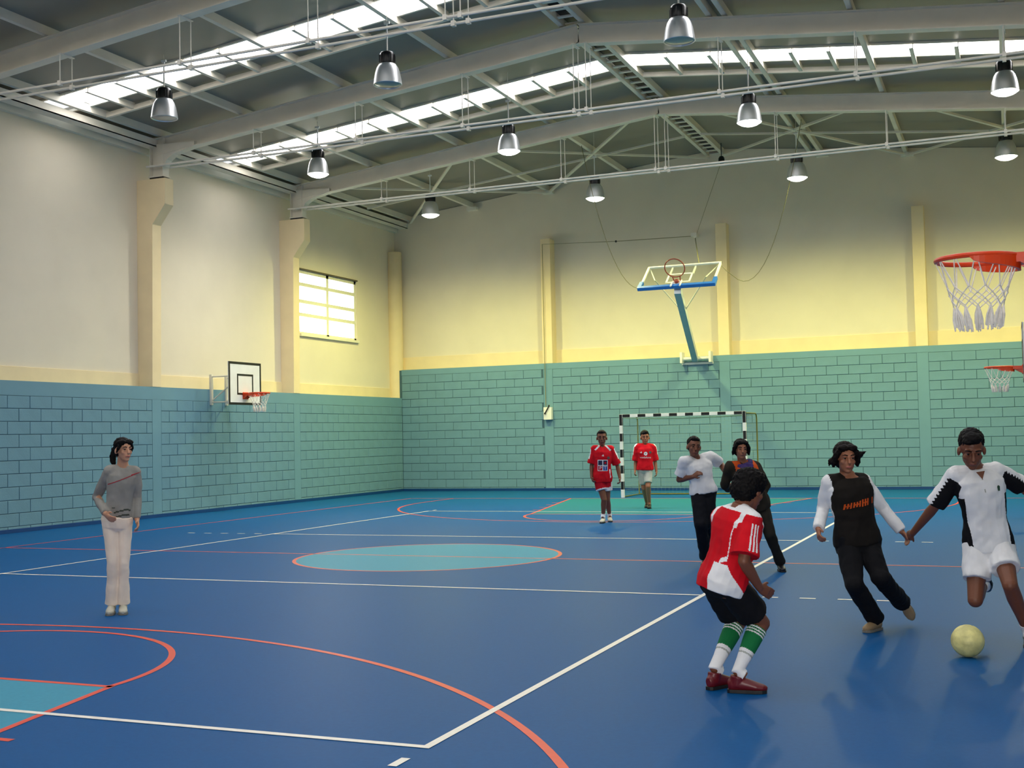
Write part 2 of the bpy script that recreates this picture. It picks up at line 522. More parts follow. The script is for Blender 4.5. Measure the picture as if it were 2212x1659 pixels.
# skirtings, the round column in the corner
struct(MB().box((XL-0.02, YF, 0), (XL+0.012, YB, 0.075)).build('baseboard_left', M_SKIRT, bevel=0.003))
struct(MB().box((XL, YB-0.012, 0), (XR, YB+0.02, 0.075)).build('baseboard_back', M_SKIRT, bevel=0.003))
struct(MB().lathe([(0, 2.6), (0.24, 2.6), (0.24, 7.30), (0.23, 7.33), (0, 7.33)], (-14.60, 27.15, 0), 32).build('trim_1', M_CREAMF, smooth=True))

# ------------------------------------------------------------------ roof
Z_DECK = 9.48; Z_PUR = 9.33; Z_RB = 8.92; Z_RT = 9.30
deck = MB()
XE0, XE1 = XL-0.7, XR+0.7
ys = [YF-0.3]
STRIPS = [(y+2.5, y+3.3) for y in BAYS]
segs = []; prev = YF-0.4
for a, c in STRIPS: segs.append((prev, a)); prev = c
segs.append((prev, YB+0.7))
for y0, y1 in segs:
    for xa, xb in ((XE0, XC), (XC, XE1)):
        za, zb = roof(Z_DECK, xa), roof(Z_DECK, xb)
        deck.hexa([(xa,y0,za),(xb,y0,zb),(xb,y1,zb),(xa,y1,za),(xa,y0,za+0.08),(xb,y0,zb+0.08),(xb,y1,zb+0.08),(xa,y1,za+0.08)])
ceiling = struct(deck.build('ceiling', M_DECK))

MAIN_L = [-14.1, -11.98, -9.52, -7.12, -4.72]
MAIN_R = [-4.30, -1.62, 0.55, 2.95, 5.2]
def thirds(xs): return [xs[i] + (xs[i+1]-xs[i])*f for i in range(len(xs)-1) for f in (1/3, 2/3)]
def sbar(x, y0, y1, w, h, zb):
    z = roof(zb, x); return MB().box((x-w/2, y0, z), (x+w/2, y1, z+h))
for x in MAIN_L + MAIN_R + [-1.90]:
    b = sbar(x, YF, YU, 0.012, 0.15, Z_PUR)                         # C-section purlin: web and two flanges
    z = roof(Z_PUR, x); s = -1
    b.box((x, YF, z), (x+s*0.095, YU, z+0.012)); b.box((x, YF, z+0.138), (x+s*0.095, YU, z+0.15))
    b.build('purlin', M_STEEL, ceiling)
for y in BAYS[2:]:
    for x in thirds(MAIN_L) + thirds(MAIN_R):
        b = sbar(x, y+2.45, y+3.8, 0.012, 0.13, Z_PUR+0.02)
        z = roof(Z_PUR+0.02, x); s = -1
        b.box((x, y+2.45, z), (x+s*0.07, y+3.8, z+0.01))
        b.build('short_purlin', M_STEEL, ceiling)
    for xa, xb in ((-14.1, -4.72), (-4.30, 5.2)):
        b = MB().bar((xa, y+3.8, roof(Z_PUR+0.05, xa)), (xb, y+3.8, roof(Z_PUR+0.05, xb)), 0.07, 0.10)
        b.build('cross_rail', M_STEEL, ceiling)
# roof panes between the purlins
for i, (y0, y1) in enumerate(STRIPS):
    sk = thing('skylight', None, None, (XC, (y0+y1)/2, Z_DECK)); sk.parent = ceiling
    b = MB()
    for xa, xb in ((XE0, XC), (XC, XE1)):
        for y in (y0-0.02, y1+0.02):
            b.bar((xa, y, roof(Z_DECK-0.01, xa)), (xb, y, roof(Z_DECK-0.01, xb)), 0.05, 0.05)
    b.build('skylight_frame', M_STEEL, sk)
    for xs in (MAIN_L, MAIN_R):
        allx = sorted(xs + thirds(xs))
        if i < 2: allx = [allx[0], allx[-1]]
        for xa, xb in zip(allx[:-1], allx[1:]):
            za, zb = roof(Z_DECK+0.02, xa), roof(Z_DECK+0.02, xb)
            MB().hexa([(xa+.01,y0,za),(xb-.01,y0,zb),(xb-.01,y1,zb),(xa+.01,y1,za),(xa+.01,y0,za+.01),(xb-.01,y0,zb+.01),(xb-.01,y1,zb+.01),(xa+.01,y1,za+.01)]).build('pane', M_PANE, sk)
# ridge cable ladder
b = MB(); b.box((-4.70, YF, roof(Z_DECK, -4.7)-0.03), (-4.32, YU, Z_DECK-0.03))
b.build('ridge_capping', M_BLACK, ceiling)
y = 8.0
while y < YU:
    MB().box((-4.70, y, 9.335), (-4.32, y+0.09, 9.36)).build('ridge_rung', M_STEEL, ceiling); y += 0.42
# frames: rafter with haunches, hangers and double tie
for y in FRAMES[2:]:
    rf = MB()
    hb = (Z_RB + Z_RT) / 2; hh = Z_RT - Z_RB
    for s in (-1, 1):
        xe = XC + s*9.75
        rf.ibeam((XC, y, hb), (xe, y, roof(hb, xe)), 0.20, hh, 0.018, 0.014)
        # haunch and stub column on the corbel
        def mx(x): return XC + s*(XC - x)
        prof = [(-14.0, 7.62), (-13.93, 7.76), (-13.75, 7.87), (-13.2, roof(Z_RB, -13.2)), (-13.2, roof(Z_RB, -13.2)+0.1), (-14.2, roof(Z_RB, -14.2)+0.25), (-14.2, 7.62)]
        n = len(prof)
        rf.add([(mx(a), y-0.09, z) for a, z in prof] + [(mx(a), y+0.09, z) for a, z in prof],
               [tuple(range(n)), tuple(range(n, 2*n))] + [(i, (i+1)%n, n+(i+1)%n, n+i) for i in range(n)])
        rf.ibeam((mx(-14.2), y, 7.40), (mx(-14.2), y, 8.30), 0.20, 0.36, 0.016, 0.012, upv=(1,0,0))
        rf.box((mx(-14.40), y-0.12, 7.40), (mx(-14.0), y+0.12, 7.425))
    rafter = rf.build('rafter', M_STEEL, ceiling)
    for s in (-1, 1):
        MB().box((XC+s*(XC+14.38), y-0.10, 7.365), (XC+s*(XC+14.04), y+0.10, 7.40)).build('base_gap_shade', M_BLACK, rafter)  # black block filling the gap under the base plate, its shade given as colour
        MB().tube([(XL-0.1, y+s*0.14, 7.64), (XR+0.1, y+s*0.14, 7.64)], 0.024, 8).build('tie_rod', M_STEELD, rafter, smooth=True)
    for x in (-11.65, -9.2, -6.82, -4.52, -4.28, -1.78, 0.57, 2.92):
        zt = roof(Z_RB, x)
        b = MB()
        for q in (-0.14, 0.14):
            b.tube([(x, y+q, 7.60), (x, y+q, zt)], 0.009, 6)
            b.box((x-0.03, y+q-0.035, 7.60), (x+0.03, y+q+0.035, 7.68))
        b.box((x-0.03, y-0.17, zt-0.015), (x+0.03, y+0.17, zt))
        b.build('hanger', M_STEELD, rafter)
# wind bracing of the last bay
ZB = 9.27
def P(x, y): return (x, y, roof(ZB, x))
for xa, xb in ((-14.1, -9.52), (-9.52, -4.72), (-4.30, 0.55), (0.55, 5.2)):
    y0, y1 = FRAMES[-1]+0.1, YU-0.05
    MB().bar(P(xa, y1), P(xb, y0), 0.07, 0.05).build('wind_brace', M_STEEL, ceiling)
    MB().bar(P(xa, y0), P(xb, y1), 0.07, 0.05).build('wind_brace', M_STEEL, ceiling)
for xa, xb in ((-14.1, -4.72), (-4.30, 5.2)):
    MB().bar(P(xa, 24.65), P(xb, 24.65), 0.05, 0.05).build('bracing_strut', M_STEEL, ceiling)
for x in (-11.98, -9.52, -7.12, -1.62, 0.55, 2.95):
    MB().box((x-0.16, YU-0.16, roof(Z_PUR, x)-0.10), (x+0.16, YU, roof(Z_PUR, x))).build('purlin_seat', M_STEEL, ceiling)
# eaves along both side walls
for s in (-1, 1):
    def mx(x): return x if s < 0 else 2*XC - x
    MB().box((mx(-14.72), YF, 7.98), (mx(-14.58), YU, 8.16)).build('eaves_beam', M_STEEL, ceiling)
    b = MB().box((mx(-14.50), YF, 8.08), (mx(-14.22), YU, 8.10)); b.box((mx(-14.24), YF, 8.08), (mx(-14.22), YU, 8.24))
    b.build('eaves_channel', M_STEEL, ceiling)
# black siren under the ridge
sr = thing('siren', 'small black siren hanging under the ridge above the back wall hoop', 'siren', (-4.12, 26.2, 8.9))
MB().lathe([(0,0),(0.075,0.01),(0.085,0.06),(0.08,0.14),(0.05,0.19),(0,0.2)], (-4.12, 26.2, 8.79), 20).build('housing', M_HOUSING, sr, smooth=True)
MB().tube([(-4.12, 26.2, 8.98), (-4.12, 26.2, 9.34)], 0.012, 6).build('stem', M_HOUSING, sr)

# ------------------------------------------------------------------ high-bay lamps
LX = [-11.34, -6.70, -1.66, 2.92]
ROWS = [(12.2, 'unlit', 'nearest row'), (17.5, 'near', 'middle row'), (23.15, 'far', 'farthest row')]
ORD = ['leftmost', 'second from left', 'third from left', 'rightmost']
for ri, (ly, mode, rname) in enumerate(ROWS):
    for k, lx in enumerate(LX):
        if mode == 'unlit' and k == 3: continue
        od = ORD[k] if not (mode == 'unlit' and k == 2) else 'rightmost'
        if mode == 'unlit' and k == 1: od = 'middle'
        st = {'unlit': 'unlit aluminium high-bay lamp', 'near': 'glowing bright-shaded high-bay lamp', 'far': 'glowing dark-shaded high-bay lamp'}[mode]
        lp = thing('high_bay_lamp', '%s, %s of the %s under the roof' % (st, od, rname), 'lamp', (lx, ly, 7.5), 'high-bay lamps under the roof')
        o = (lx, ly, 0)
        MB().lathe([(0.236,7.55),(0.243,7.556),(0.237,7.60),(0.227,7.67),(0.210,7.76),(0.184,7.84),(0.150,7.895),(0.122,7.915),
                    (0.117,7.90),(0.145,7.882),(0.177,7.83),(0.202,7.752),(0.219,7.665),(0.229,7.60),(0.231,7.556),(0.236,7.55)], o, 32).build('bell', M_ALU, lp, smooth=True)
        b = MB().lathe([(0,7.90),(0.122,7.90),(0.130,7.91),(0.134,7.93),(0.134,8.05),(0.124,8.09),(0.106,8.11),(0,8.115)], o, 24)
        for q in range(8):
            a = 2*pi*q/8
            b.bar((lx+0.134*cos(a), ly+0.134*sin(a), 7.93), (lx+0.134*cos(a), ly+0.134*sin(a), 8.06), 0.02, 0.02)
        b.build('ballast_housing', M_HOUSING, lp, smooth=True)
        b = MB().tube([(lx, ly, 8.11), (lx, ly, 8.62)], 0.014, 8); b.box((lx-0.05, ly-0.02, 8.60), (lx+0.05, ly+0.02, 8.64))
        b.build('suspension_rod', M_WHITE, lp)
        zt = roof(Z_DECK, lx)
        MB().tube([(lx, ly, 8.63), (lx, ly, zt)], 0.005, 6).build('cable', M_STEELD, lp)
        lm = {'unlit': M_LENSO, 'near': M_LENSN, 'far': M_LENSF}[mode]
        pr = [(0,7.475),(0.09,7.482),(0.16,7.505),(0.21,7.535),(0.229,7.560),(0.229,7.57),(0,7.575)]
        if mode == 'unlit': pr = [(0,7.545),(0.11,7.548),(0.18,7.556),(0.226,7.566),(0.226,7.575),(0,7.58)]
        MB().lathe(pr, o, 28).build('lens', lm, lp, smooth=True)
        if mode != 'unlit':
            ld = bpy.data.lights.new('lamp_light', 'SPOT')
            ld.energy = LAMP_W[mode]; ld.color = LAMP_NEAR if mode == 'near' else LAMP_FAR
            ld.spot_size = radians(170); ld.spot_blend = 0.8; ld.shadow_soft_size = 0.16
            lo = bpy.data.objects.new('lamp_light', ld); COL.objects.link(lo)
            lo.location = (lx, ly, 7.44); lo.parent = lp; lo.matrix_parent_inverse = Matrix.Translation(-Vector((lx, ly, 7.5)))
# ------------------------------------------------------------------ sports equipment
def hoop_net(c, r0, r1, length, cords=12, rc=0.0035, tassel=True, seed=1):
    """knotted net below a rim: long loops, a diamond mesh, then frayed tassels"""
    rnd = random.Random(seed); b = MB(); c = Vector(c)
    def q(a, t, rr=None):
        r = (r0*(1-t)**1.3 + r1*(1-(1-t)**1.3)) if rr is None else rr
        return c + Vector((r*cos(a), r*sin(a), -t*length))
    n = cords; da = 2*pi/n
    t1 = 0.40
    for k in range(n):
        a = k*da
        for s in (-1, 1):
            b.tube([q(a + s*0.03, 0.0), q(a + s*0.5*da*0.5, t1*0.5), q(a + s*0.5*da, t1)], rc, 5)
    tt = [t1, 0.50, 0.59, 0.68]
    for i in range(3):
        for k in range(n):
            a = (k + 0.5*(i+1)) * da
            for s in (-1, 1): b.tube([q(a, tt[i]), q(a + s*0.5*da, tt[i+1])], rc, 5)
            b.ball(q(a, tt[i]), rc*2.1, n=6)
    if tassel:
        for k in range(n):
            a = (k + 0.5*4) * da
            for j in range(12):
                e = Vector((rnd.uniform(-.022,.022), rnd.uniform(-.022,.022), rnd.uniform(-.02,.02)))
                p0 = q(a, tt[3]); p1 = q(a, 1.0, r1*1.02) + e
                b.tube([p0, (p0+p1)/2 + e*0.3, p1], [rc, rc*1.5, rc*1.0], 5)
    return b
def bar_frame(b, y0, y1, z0, z1, x0, x1, w, mi):
    b.box((x0, y0, z0), (x1, y1, z0+w), mi); b.box((x0, y0, z1-w), (x1, y1, z1), mi)
    b.box((x0, y0, z0+w), (x1, y0+w, z1-w), mi); b.box((x0, y1-w, z0+w), (x1, y1, z1-w), mi)

def side_hoop(label, bx, yc, zrim, facing, wall_x, seed, group=None):
    """practice hoop on a side wall; the board looks along facing (+1 = +x), board front face at bx"""
    f = facing
    h = thing('basketball_hoop', label, 'basketball hoop', (bx, yc, zrim), group)
    hw, z0, z1 = 0.63, zrim-0.26, zrim+0.72
    MB().box((bx-f*0.025, yc-hw, z0), (bx, yc+hw, z1)).build('backboard', M_WHITE, h, bevel=0.004)
    b = MB(); bar_frame(b, yc-hw-.002, yc+hw+.002, z0-.002, z1+.002, bx-f*0.003, bx+f*0.003, 0.055, 0)
    b.build('board_border', M_BLACK, h)
    b = MB(); bar_frame(b, yc-0.315, yc+0.315, zrim-0.03, zrim+0.45, bx-f*0.001, bx+f*0.003, 0.045, 0)
    b.build('target_square', M_BLACK, h)
    # rim with its gusset
    rc = Vector((bx + f*(0.15+0.235), yc, zrim))
    MB().tube([rc + Vector((0.235*cos(2*pi*k/40), 0.235*sin(2*pi*k/40), 0)) for k in range(40)], 0.016, 8, closed=True).build('rim', M_ORANGE, h, smooth=True)
    b = MB()
    n = 14                                           # top plate that runs out into the ring on both sides
    outer = []; inner = []
    for i in range(n+1):
        a = radians(100) * (i/n)
        outer.append((-cos(a)*0.247, sin(a)*0.247)); 
        rin = 0.225 - 0.075*max(0.0, 1-(i/n)*1.1)
        inner.append((-cos(a)*0.228, sin(a)*0.228))
    for s in (-1, 1):
        for i in range(n):
            drop0 = 0.080*(1-i/n)**0.35 + 0.006; drop1 = 0.080*(1-(i+1)/n)**0.35 + 0.006
            P8 = []
            for z_sel in (0, 1):
                for (p, dr) in ((inner[i], drop0), (outer[i], drop0), (outer[i+1], drop1), (inner[i+1], drop1)):
                    P8.append((rc.x + f*p[0], rc.y + s*p[1], zrim + (0.008 if z_sel else -dr)))
            b.hexa(P8)
    b.box((bx, yc-0.11, zrim-0.045), (bx+f*0.19, yc+0.11, zrim+0.012))
    b.box((bx, yc-0.10, zrim-0.13), (bx+f*0.018, yc+0.10, zrim+0.03))
    for q in (-0.085, 0.085):
        b.add([(bx, yc+q-.006, zrim-.12), (bx+f*0.17, yc+q-.006, zrim-.03), (bx, yc+q-.006, zrim), (bx, yc+q+.006, zrim-.12), (bx+f*0.17, yc+q+.006, zrim-.03), (bx, yc+q+.006, zrim)],
              [(0,1,2),(3,5,4),(0,3,4,1),(1,4,5,2),(2,5,3,0)])
    b.build('rim_bracket', M_ORANGE, h)
    hoop_net(rc - Vector((0,0,0.015)), 0.236, 0.115, 0.40, 12, 0.0038, True, seed).build('net', M_CORD, h)
    # carrying frame to the wall
    b = MB(); r = 0.022
    xb = bx - f*0.30
    ya, yb_ = yc-0.12, yc+0.46
    for y in (ya, yb_): b.tube([(bx-f*0.04, y, zrim-0.22), (bx-f*0.04, y, zrim+0.60)], r, 8)
    for z in (zrim-0.18, zrim+0.42): b.tube([(bx-f*0.06, yc-0.5, z), (bx-f*0.06, yc+0.5, z)], r, 8)
    b.build('support_frame', M_STEEL, h, smooth=True)
    for y in (ya, yb_):
        b = MB()
        for z in (zrim-0.18, zrim+0.42): b.tube([(bx-f*0.05, y, z), (wall_x, y, z)], 0.018, 8)
        b.tube([(bx-f*0.05, y, zrim+0.40), (wall_x, y, zrim-0.16)], 0.018, 8)
        b.box((wall_x-0.02, y-0.035, zrim-0.24), (wall_x+f*0.04, y+0.035, zrim+0.47))
        b.build('wall_arm', M_STEEL, h, smooth=True)
    return h
side_hoop('basketball hoop with black-bordered white board on the left wall', -13.45, 17.63, 2.705, 1, XL+0.01, 3)
side_hoop('large orange hoop with white net, nearest, at the right edge', 3.03, 2.28, 2.60, -1, XR-0.01, 4)
side_hoop('smaller orange hoop with white net below the nearest one', 3.03, 16.95, 2.60, -1, XR-0.01, 5)

# folded-up hoop of the back wall: clear board tilted back on a long arm
T = radians(55.4)
ex = Vector((1, 0, 0)); bup = Vector((0, sin(T), cos(T))); bn = Vector((0, cos(T), -sin(T)))   # bn points out of the back of the board
B0 = Vector((-4.28, 21.66, 5.01))
fh = thing('folding_hoop', 'clear-board hoop with blue pads folded up on a long arm at the back wall', 'basketball hoop', (-5.15, 26.9, 3.6))
def bp(u, v, w=0.0): return B0 + ex*u + bup*v + bn*w
def bboard(b, u0, u1, v0, v1, w0, w1, mi=0):
    return b.hexa([bp(u0,v0,w0), bp(u1,v0,w0), bp(u1,v1,w0), bp(u0,v1,w0), bp(u0,v0,w1), bp(u1,v0,w1), bp(u1,v1,w1), bp(u0,v1,w1)], mi)
M_GLASS = glass_mat('clear_board', (250, 252, 248), 0.03)
bboard(MB(), -0.88, 0.88, 0.02, 1.03, -0.004, 0.004).build('glass_board', M_GLASS, fh)
b = MB()
for a in ((-0.9,0.9,1.0,1.05),(-0.9,-0.85,0.0,1.05),(0.85,0.9,0.0,1.05),(-0.9,0.9,0.0,0.05)): bboard(b, *a, -0.02, 0.02)
b.build('board_frame', M_WHITE, fh)
b = MB()
for a in ((-0.30,-0.255,0.15,0.60),(0.255,0.30,0.15,0.60),(-0.30,0.30,0.555,0.60),(-0.30,0.30,0.15,0.195)): bboard(b, *a, -0.010, -0.006)
for a in ((-0.30,-0.26,0.60,1.0),(0.26,0.30,0.60,1.0)): bboard(b, *a, 0.012, 0.04)
b.build('target_square', M_WHITE, fh)
b = MB(); bboard(b, -0.93, 0.93, -0.06, 0.03, -0.035, 0.05); bboard(b, -0.93, -0.84, 0.03, 0.27, -0.035, 0.05); bboard(b, 0.84, 0.93, 0.03, 0.27, -0.035, 0.05)
b.build('pad', M_BLUEPAD, fh, bevel=0.012)
rc = bp(0, 0.15, -0.385)
MB().tube([rc + ex*(0.235*cos(2*pi*k/40)) + bn*(0.235*sin(2*pi*k/40)) for k in range(40)], 0.014, 8, closed=True).build('rim', M_RIMOLD, fh, smooth=True)
b = MB(); bboard(b, -0.11, 0.11, 0.05, 0.22, -0.03, -0.008)
b.build('rim_plate', M_WHITE, fh)
b = MB()
for q in (-0.07, 0.07): b.tube([bp(q, 0.16, -0.02), bp(q*1.3, 0.15, -0.165)], 0.014, 8)
b.ball(bp(0, 0.1, -0.06), (0.06, 0.06, 0.06), n=10)
b.build('rim_bracket', M_RIMOLD, fh, smooth=True)
b = MB()
for q in (-0.10, 0.10): b.tube([bp(q, 0.14, -0.03), bp(q*1.1, -0.10, -0.05)], 0.02, 8)
b.tube([bp(-0.10, 0.13, -0.03), bp(0.10, 0.13, -0.03)], 0.02, 8)
b.build('rim_stay', M_WHITE, fh)
A0 = Vector((-5.16, 26.86, 3.62)); A1 = bp(0.02, -0.02, 0.10)
MB().bar(A1, A0, 0.16, 0.20).build('arm', M_ARM, fh, bevel=0.01)
b = MB()
mid = A1.lerp(A0, 0.30)
for s in (-1, 1): b.tube([mid, bp(s*0.62, 0.45, 0.05), bp(s*0.84, 0.98, 0.03)], 0.014, 8)
b.build('stay_rod', M_STEELD, fh)
b = MB(); b.tube([(-5.52, 26.86, 3.62), (-4.72, 26.86, 3.62)], 0.05, 10)
for x in (-5.52, -4.72): b.box((x-0.03, 26.72, 3.50), (x+0.03, 27.0, 3.80))
b.box((-5.56, 26.96, 3.46), (-4.68, 27.0, 3.52))
b.build('wall_bracket', M_WHITE, fh)

# ropes
def sag(a, b_, d, n=14, side=(0,0,0)):
    a, b_ = Vector(a), Vector(b_)
    return [a.lerp(b_, t) + Vector((0,0,-1))*d*4*t*(1-t) + Vector(side)*4*t*(1-t) for t in [i/n for i in range(n+1)]]
rl = thing('rope', 'slack rope from the roof to the left end of the folded board', 'rope', (-6.9, 23.0, 8.5), 'slack ropes of the folding hoop')
MB().tube(sag((-6.98, 23.0, 8.9), bp(-0.93, 0.0, 0), 0.85), 0.008, 6).build('cord', M_ROPE, rl)
rr = thing('rope', 'slack rope from the roof to the right end of the folded board', 'rope', (-1.4, 23.0, 8.5), 'slack ropes of the folding hoop')
e = bp(0.93, 0.85, 0.0)
MB().tube(sag((-1.5, 23.0, 8.9), e + Vector((0.25, 0, -0.25)), 1.35) + [e + Vector((0.1,0,-0.12)), e], 0.008, 6).build('cord', M_ROPE, rr)
hr = thing('hoist_rope', 'thin hoist rope with pulleys along the top of the back wall', 'rope', (-7.4, 27.3, 7.2))
MB().tube([(-9.62, 26.96, 2.42), (-9.62, 26.96, 7.16), (-7.4, 27.2, 7.10), (-5.12, 27.2, 7.06)], 0.009, 6).build('cord', M_ROPE, hr)
MB().tube([(-5.14, 27.2, 7.0), bp(0.35, 1.05, 0.02)], 0.012, 6).build('lifting_cord', M_ROPE, hr)
MB().tube([(-5.12, 27.2, 7.05), (-4.12, 26.2, 8.85)], 0.006, 6).build('guide_cord', M_ROPE, hr)
for x, z in ((-9.62, 7.2), (-5.14, 7.08)):
    b = MB().box((x-0.10, 27.1, z-0.04), (x+0.06, YU, z+0.06)); b.tube([(x, 27.15, z-0.03), (x, 27.22, z-0.03)], 0.05, 12)
    b.build('pulley', M_STEELD, hr)
MB().ball((-7.45, 27.2, 7.10), 0.035, n=8).build('rope_clip', M_BLACK, hr)
wx = thing('winch_box', 'white winch box with a dark crank handle on the teal back wall', 'box', (-9.53, 26.94, 2.22))
MB().box((-9.66, 26.86, 2.05), (-9.42, 27.0, 2.41)).build('case', M_WHITE, wx, bevel=0.012)
b = MB().bar((-9.60, 26.84, 2.24), (-9.48, 26.84, 2.44), 0.03, 0.02, (0,1,0)); b.ball((-9.60, 26.82, 2.23), (0.028, 0.05, 0.028), n=10); b.ball((-9.48, 26.84, 2.45), 0.03, n=8)
b.build('crank_handle', M_BLACK, wx)

# goal with striped posts
gl = thing('goal', 'goal with black and white striped posts standing at the back wall', 'goal', (-4.68, 23.35, 0))
GX0, GX1, GY = -6.27, -3.09, 23.35
def striped(b, a, c, n, w, first):
    a, c = Vector(a), Vector(c)
    for i in range(n):
        b.bar(a.lerp(c, i/n), a.lerp(c, (i+1)/n), w, w, (0,1,0), mi=(i+first) % 2)
for x in (GX0+0.04, GX1-0.04):
    b = MB(); zz = [0.0] + [0.19 + 0.205*i for i in range(8)] + [2.08]
    zz = [0, 0.20, 0.40, 0.60, 0.80, 1.0, 1.2, 1.4, 1.6, 1.8, 2.08]
    for i in range(10):
        b.bar((x, GY, zz[i]), (x, GY, zz[i+1]), 0.08, 0.08, (0,1,0), mi=(i % 2))
    b.build('post', [M_WHITE, M_BLACK], gl, bevel=0.004)
b = MB(); n = 15; x0, x1 = GX0+0.08, GX1-0.08
for i in range(n):
    b.bar((x0+(x1-x0)*i/n, GY, 2.04), (x0+(x1-x0)*(i+1)/n, GY, 2.04), 0.08, 0.08, (0,0,1), mi=1 if i % 2 == 0 else 0)
b.build('crossbar', [M_WHITE, M_BLACK], gl, bevel=0.004)
b = MB(); yb = 24.75
for x in (GX0+0.05, GX1-0.02):
    b.tube([(x, GY, 2.03), (x, yb-0.15, 2.03), (x, yb-0.05, 2.0), (x, yb, 1.92), (x, yb, 0.02), (x, GY, 0.02)], 0.018, 8)
b.tube([(GX0+0.05, yb, 0.02), (GX1-0.02, yb, 0.02)], 0.018, 8)
b.build('net_frame', M_OLIVE, gl, smooth=True)
b = MB(); rn = 0.0019; st = 0.10; xa, xb = GX0+0.06, GX1-0.04
def strand(*p): b.tube(p, rn, 3, caps=False)
k = xa
while k <= xb:
    strand((k, yb-0.04, 0.03), (k, yb-0.05, 0.8), (k, yb-0.03, 1.9), (k, yb-0.15, 2.0), (k, GY+0.55, 1.975 - 0.03*sin(pi*(k-xa)/(xb-xa))), (k, GY+0.04, 2.0)); k += st
z = 0.08
while z < 2.0:
    strand((xa, GY+0.05, z), (xa, yb-0.04, z)); strand((xb, GY+0.05, z), (xb, yb-0.04, z))
    strand((xa, yb-0.045, z), ((xa+xb)/2, yb-0.06, z-0.015), (xb, yb-0.045, z)); z += st
y = GY + 0.1
while y < yb:
    strand((xa, y, 0.03), (xa, y, 2.0)); strand((xb, y, 0.03), (xb, y, 2.0))
    strand(*[(xa+(xb-xa)*i/6, y, 1.985-0.03*sin(pi*i/6)) for i in range(7)]); y += st
b.tube([(xa+(xb-xa)*i/12, GY+0.05, 1.99-0.06*sin(pi*i/12)) for i in range(13)], 0.006, 5)
stuff(b.build('net', M_GNET, gl))

# ball
bc = Vector((2.47, 3.33, 0.112)); R0 = 0.110
bl = thing('ball', 'scuffed pale yellow ball on the blue floor at the kicking boy\'s feet', 'ball', (bc.x, bc.y, 0))
bm = bmesh.new(); bmesh.ops.create_uvsphere(bm, u_segments=48, v_segments=32, radius=R0)
seam = []
for v in bm.verts:
    p = v.co.normalized(); q = Matrix.Rotation(0.6, 3, 'X') @ p
    ax = max(range(3), key=lambda i: abs(q[i])); oth = [q[i]/abs(q[ax]) for i in range(3) if i != ax]
    o1 = oth[0] if ax != 1 else oth[1]
    d = min(abs(o1-0.33), abs(o1+0.33), 1-max(abs(oth[0]), abs(oth[1])))
    v.co = p * (R0 - 0.005*max(0, 1-d/0.07))
me = bpy.data.meshes.new('shell'); bm.to_mesh(me); bm.free()
me.polygons.foreach_set('use_smooth', [True]*len(me.polygons))
me.materials.append(mat('ball_leather', (222, 214, 140), 0.5, var=0.22, scale=14, bump=0.1))
o = link('shell', me, bl); o.location = bc
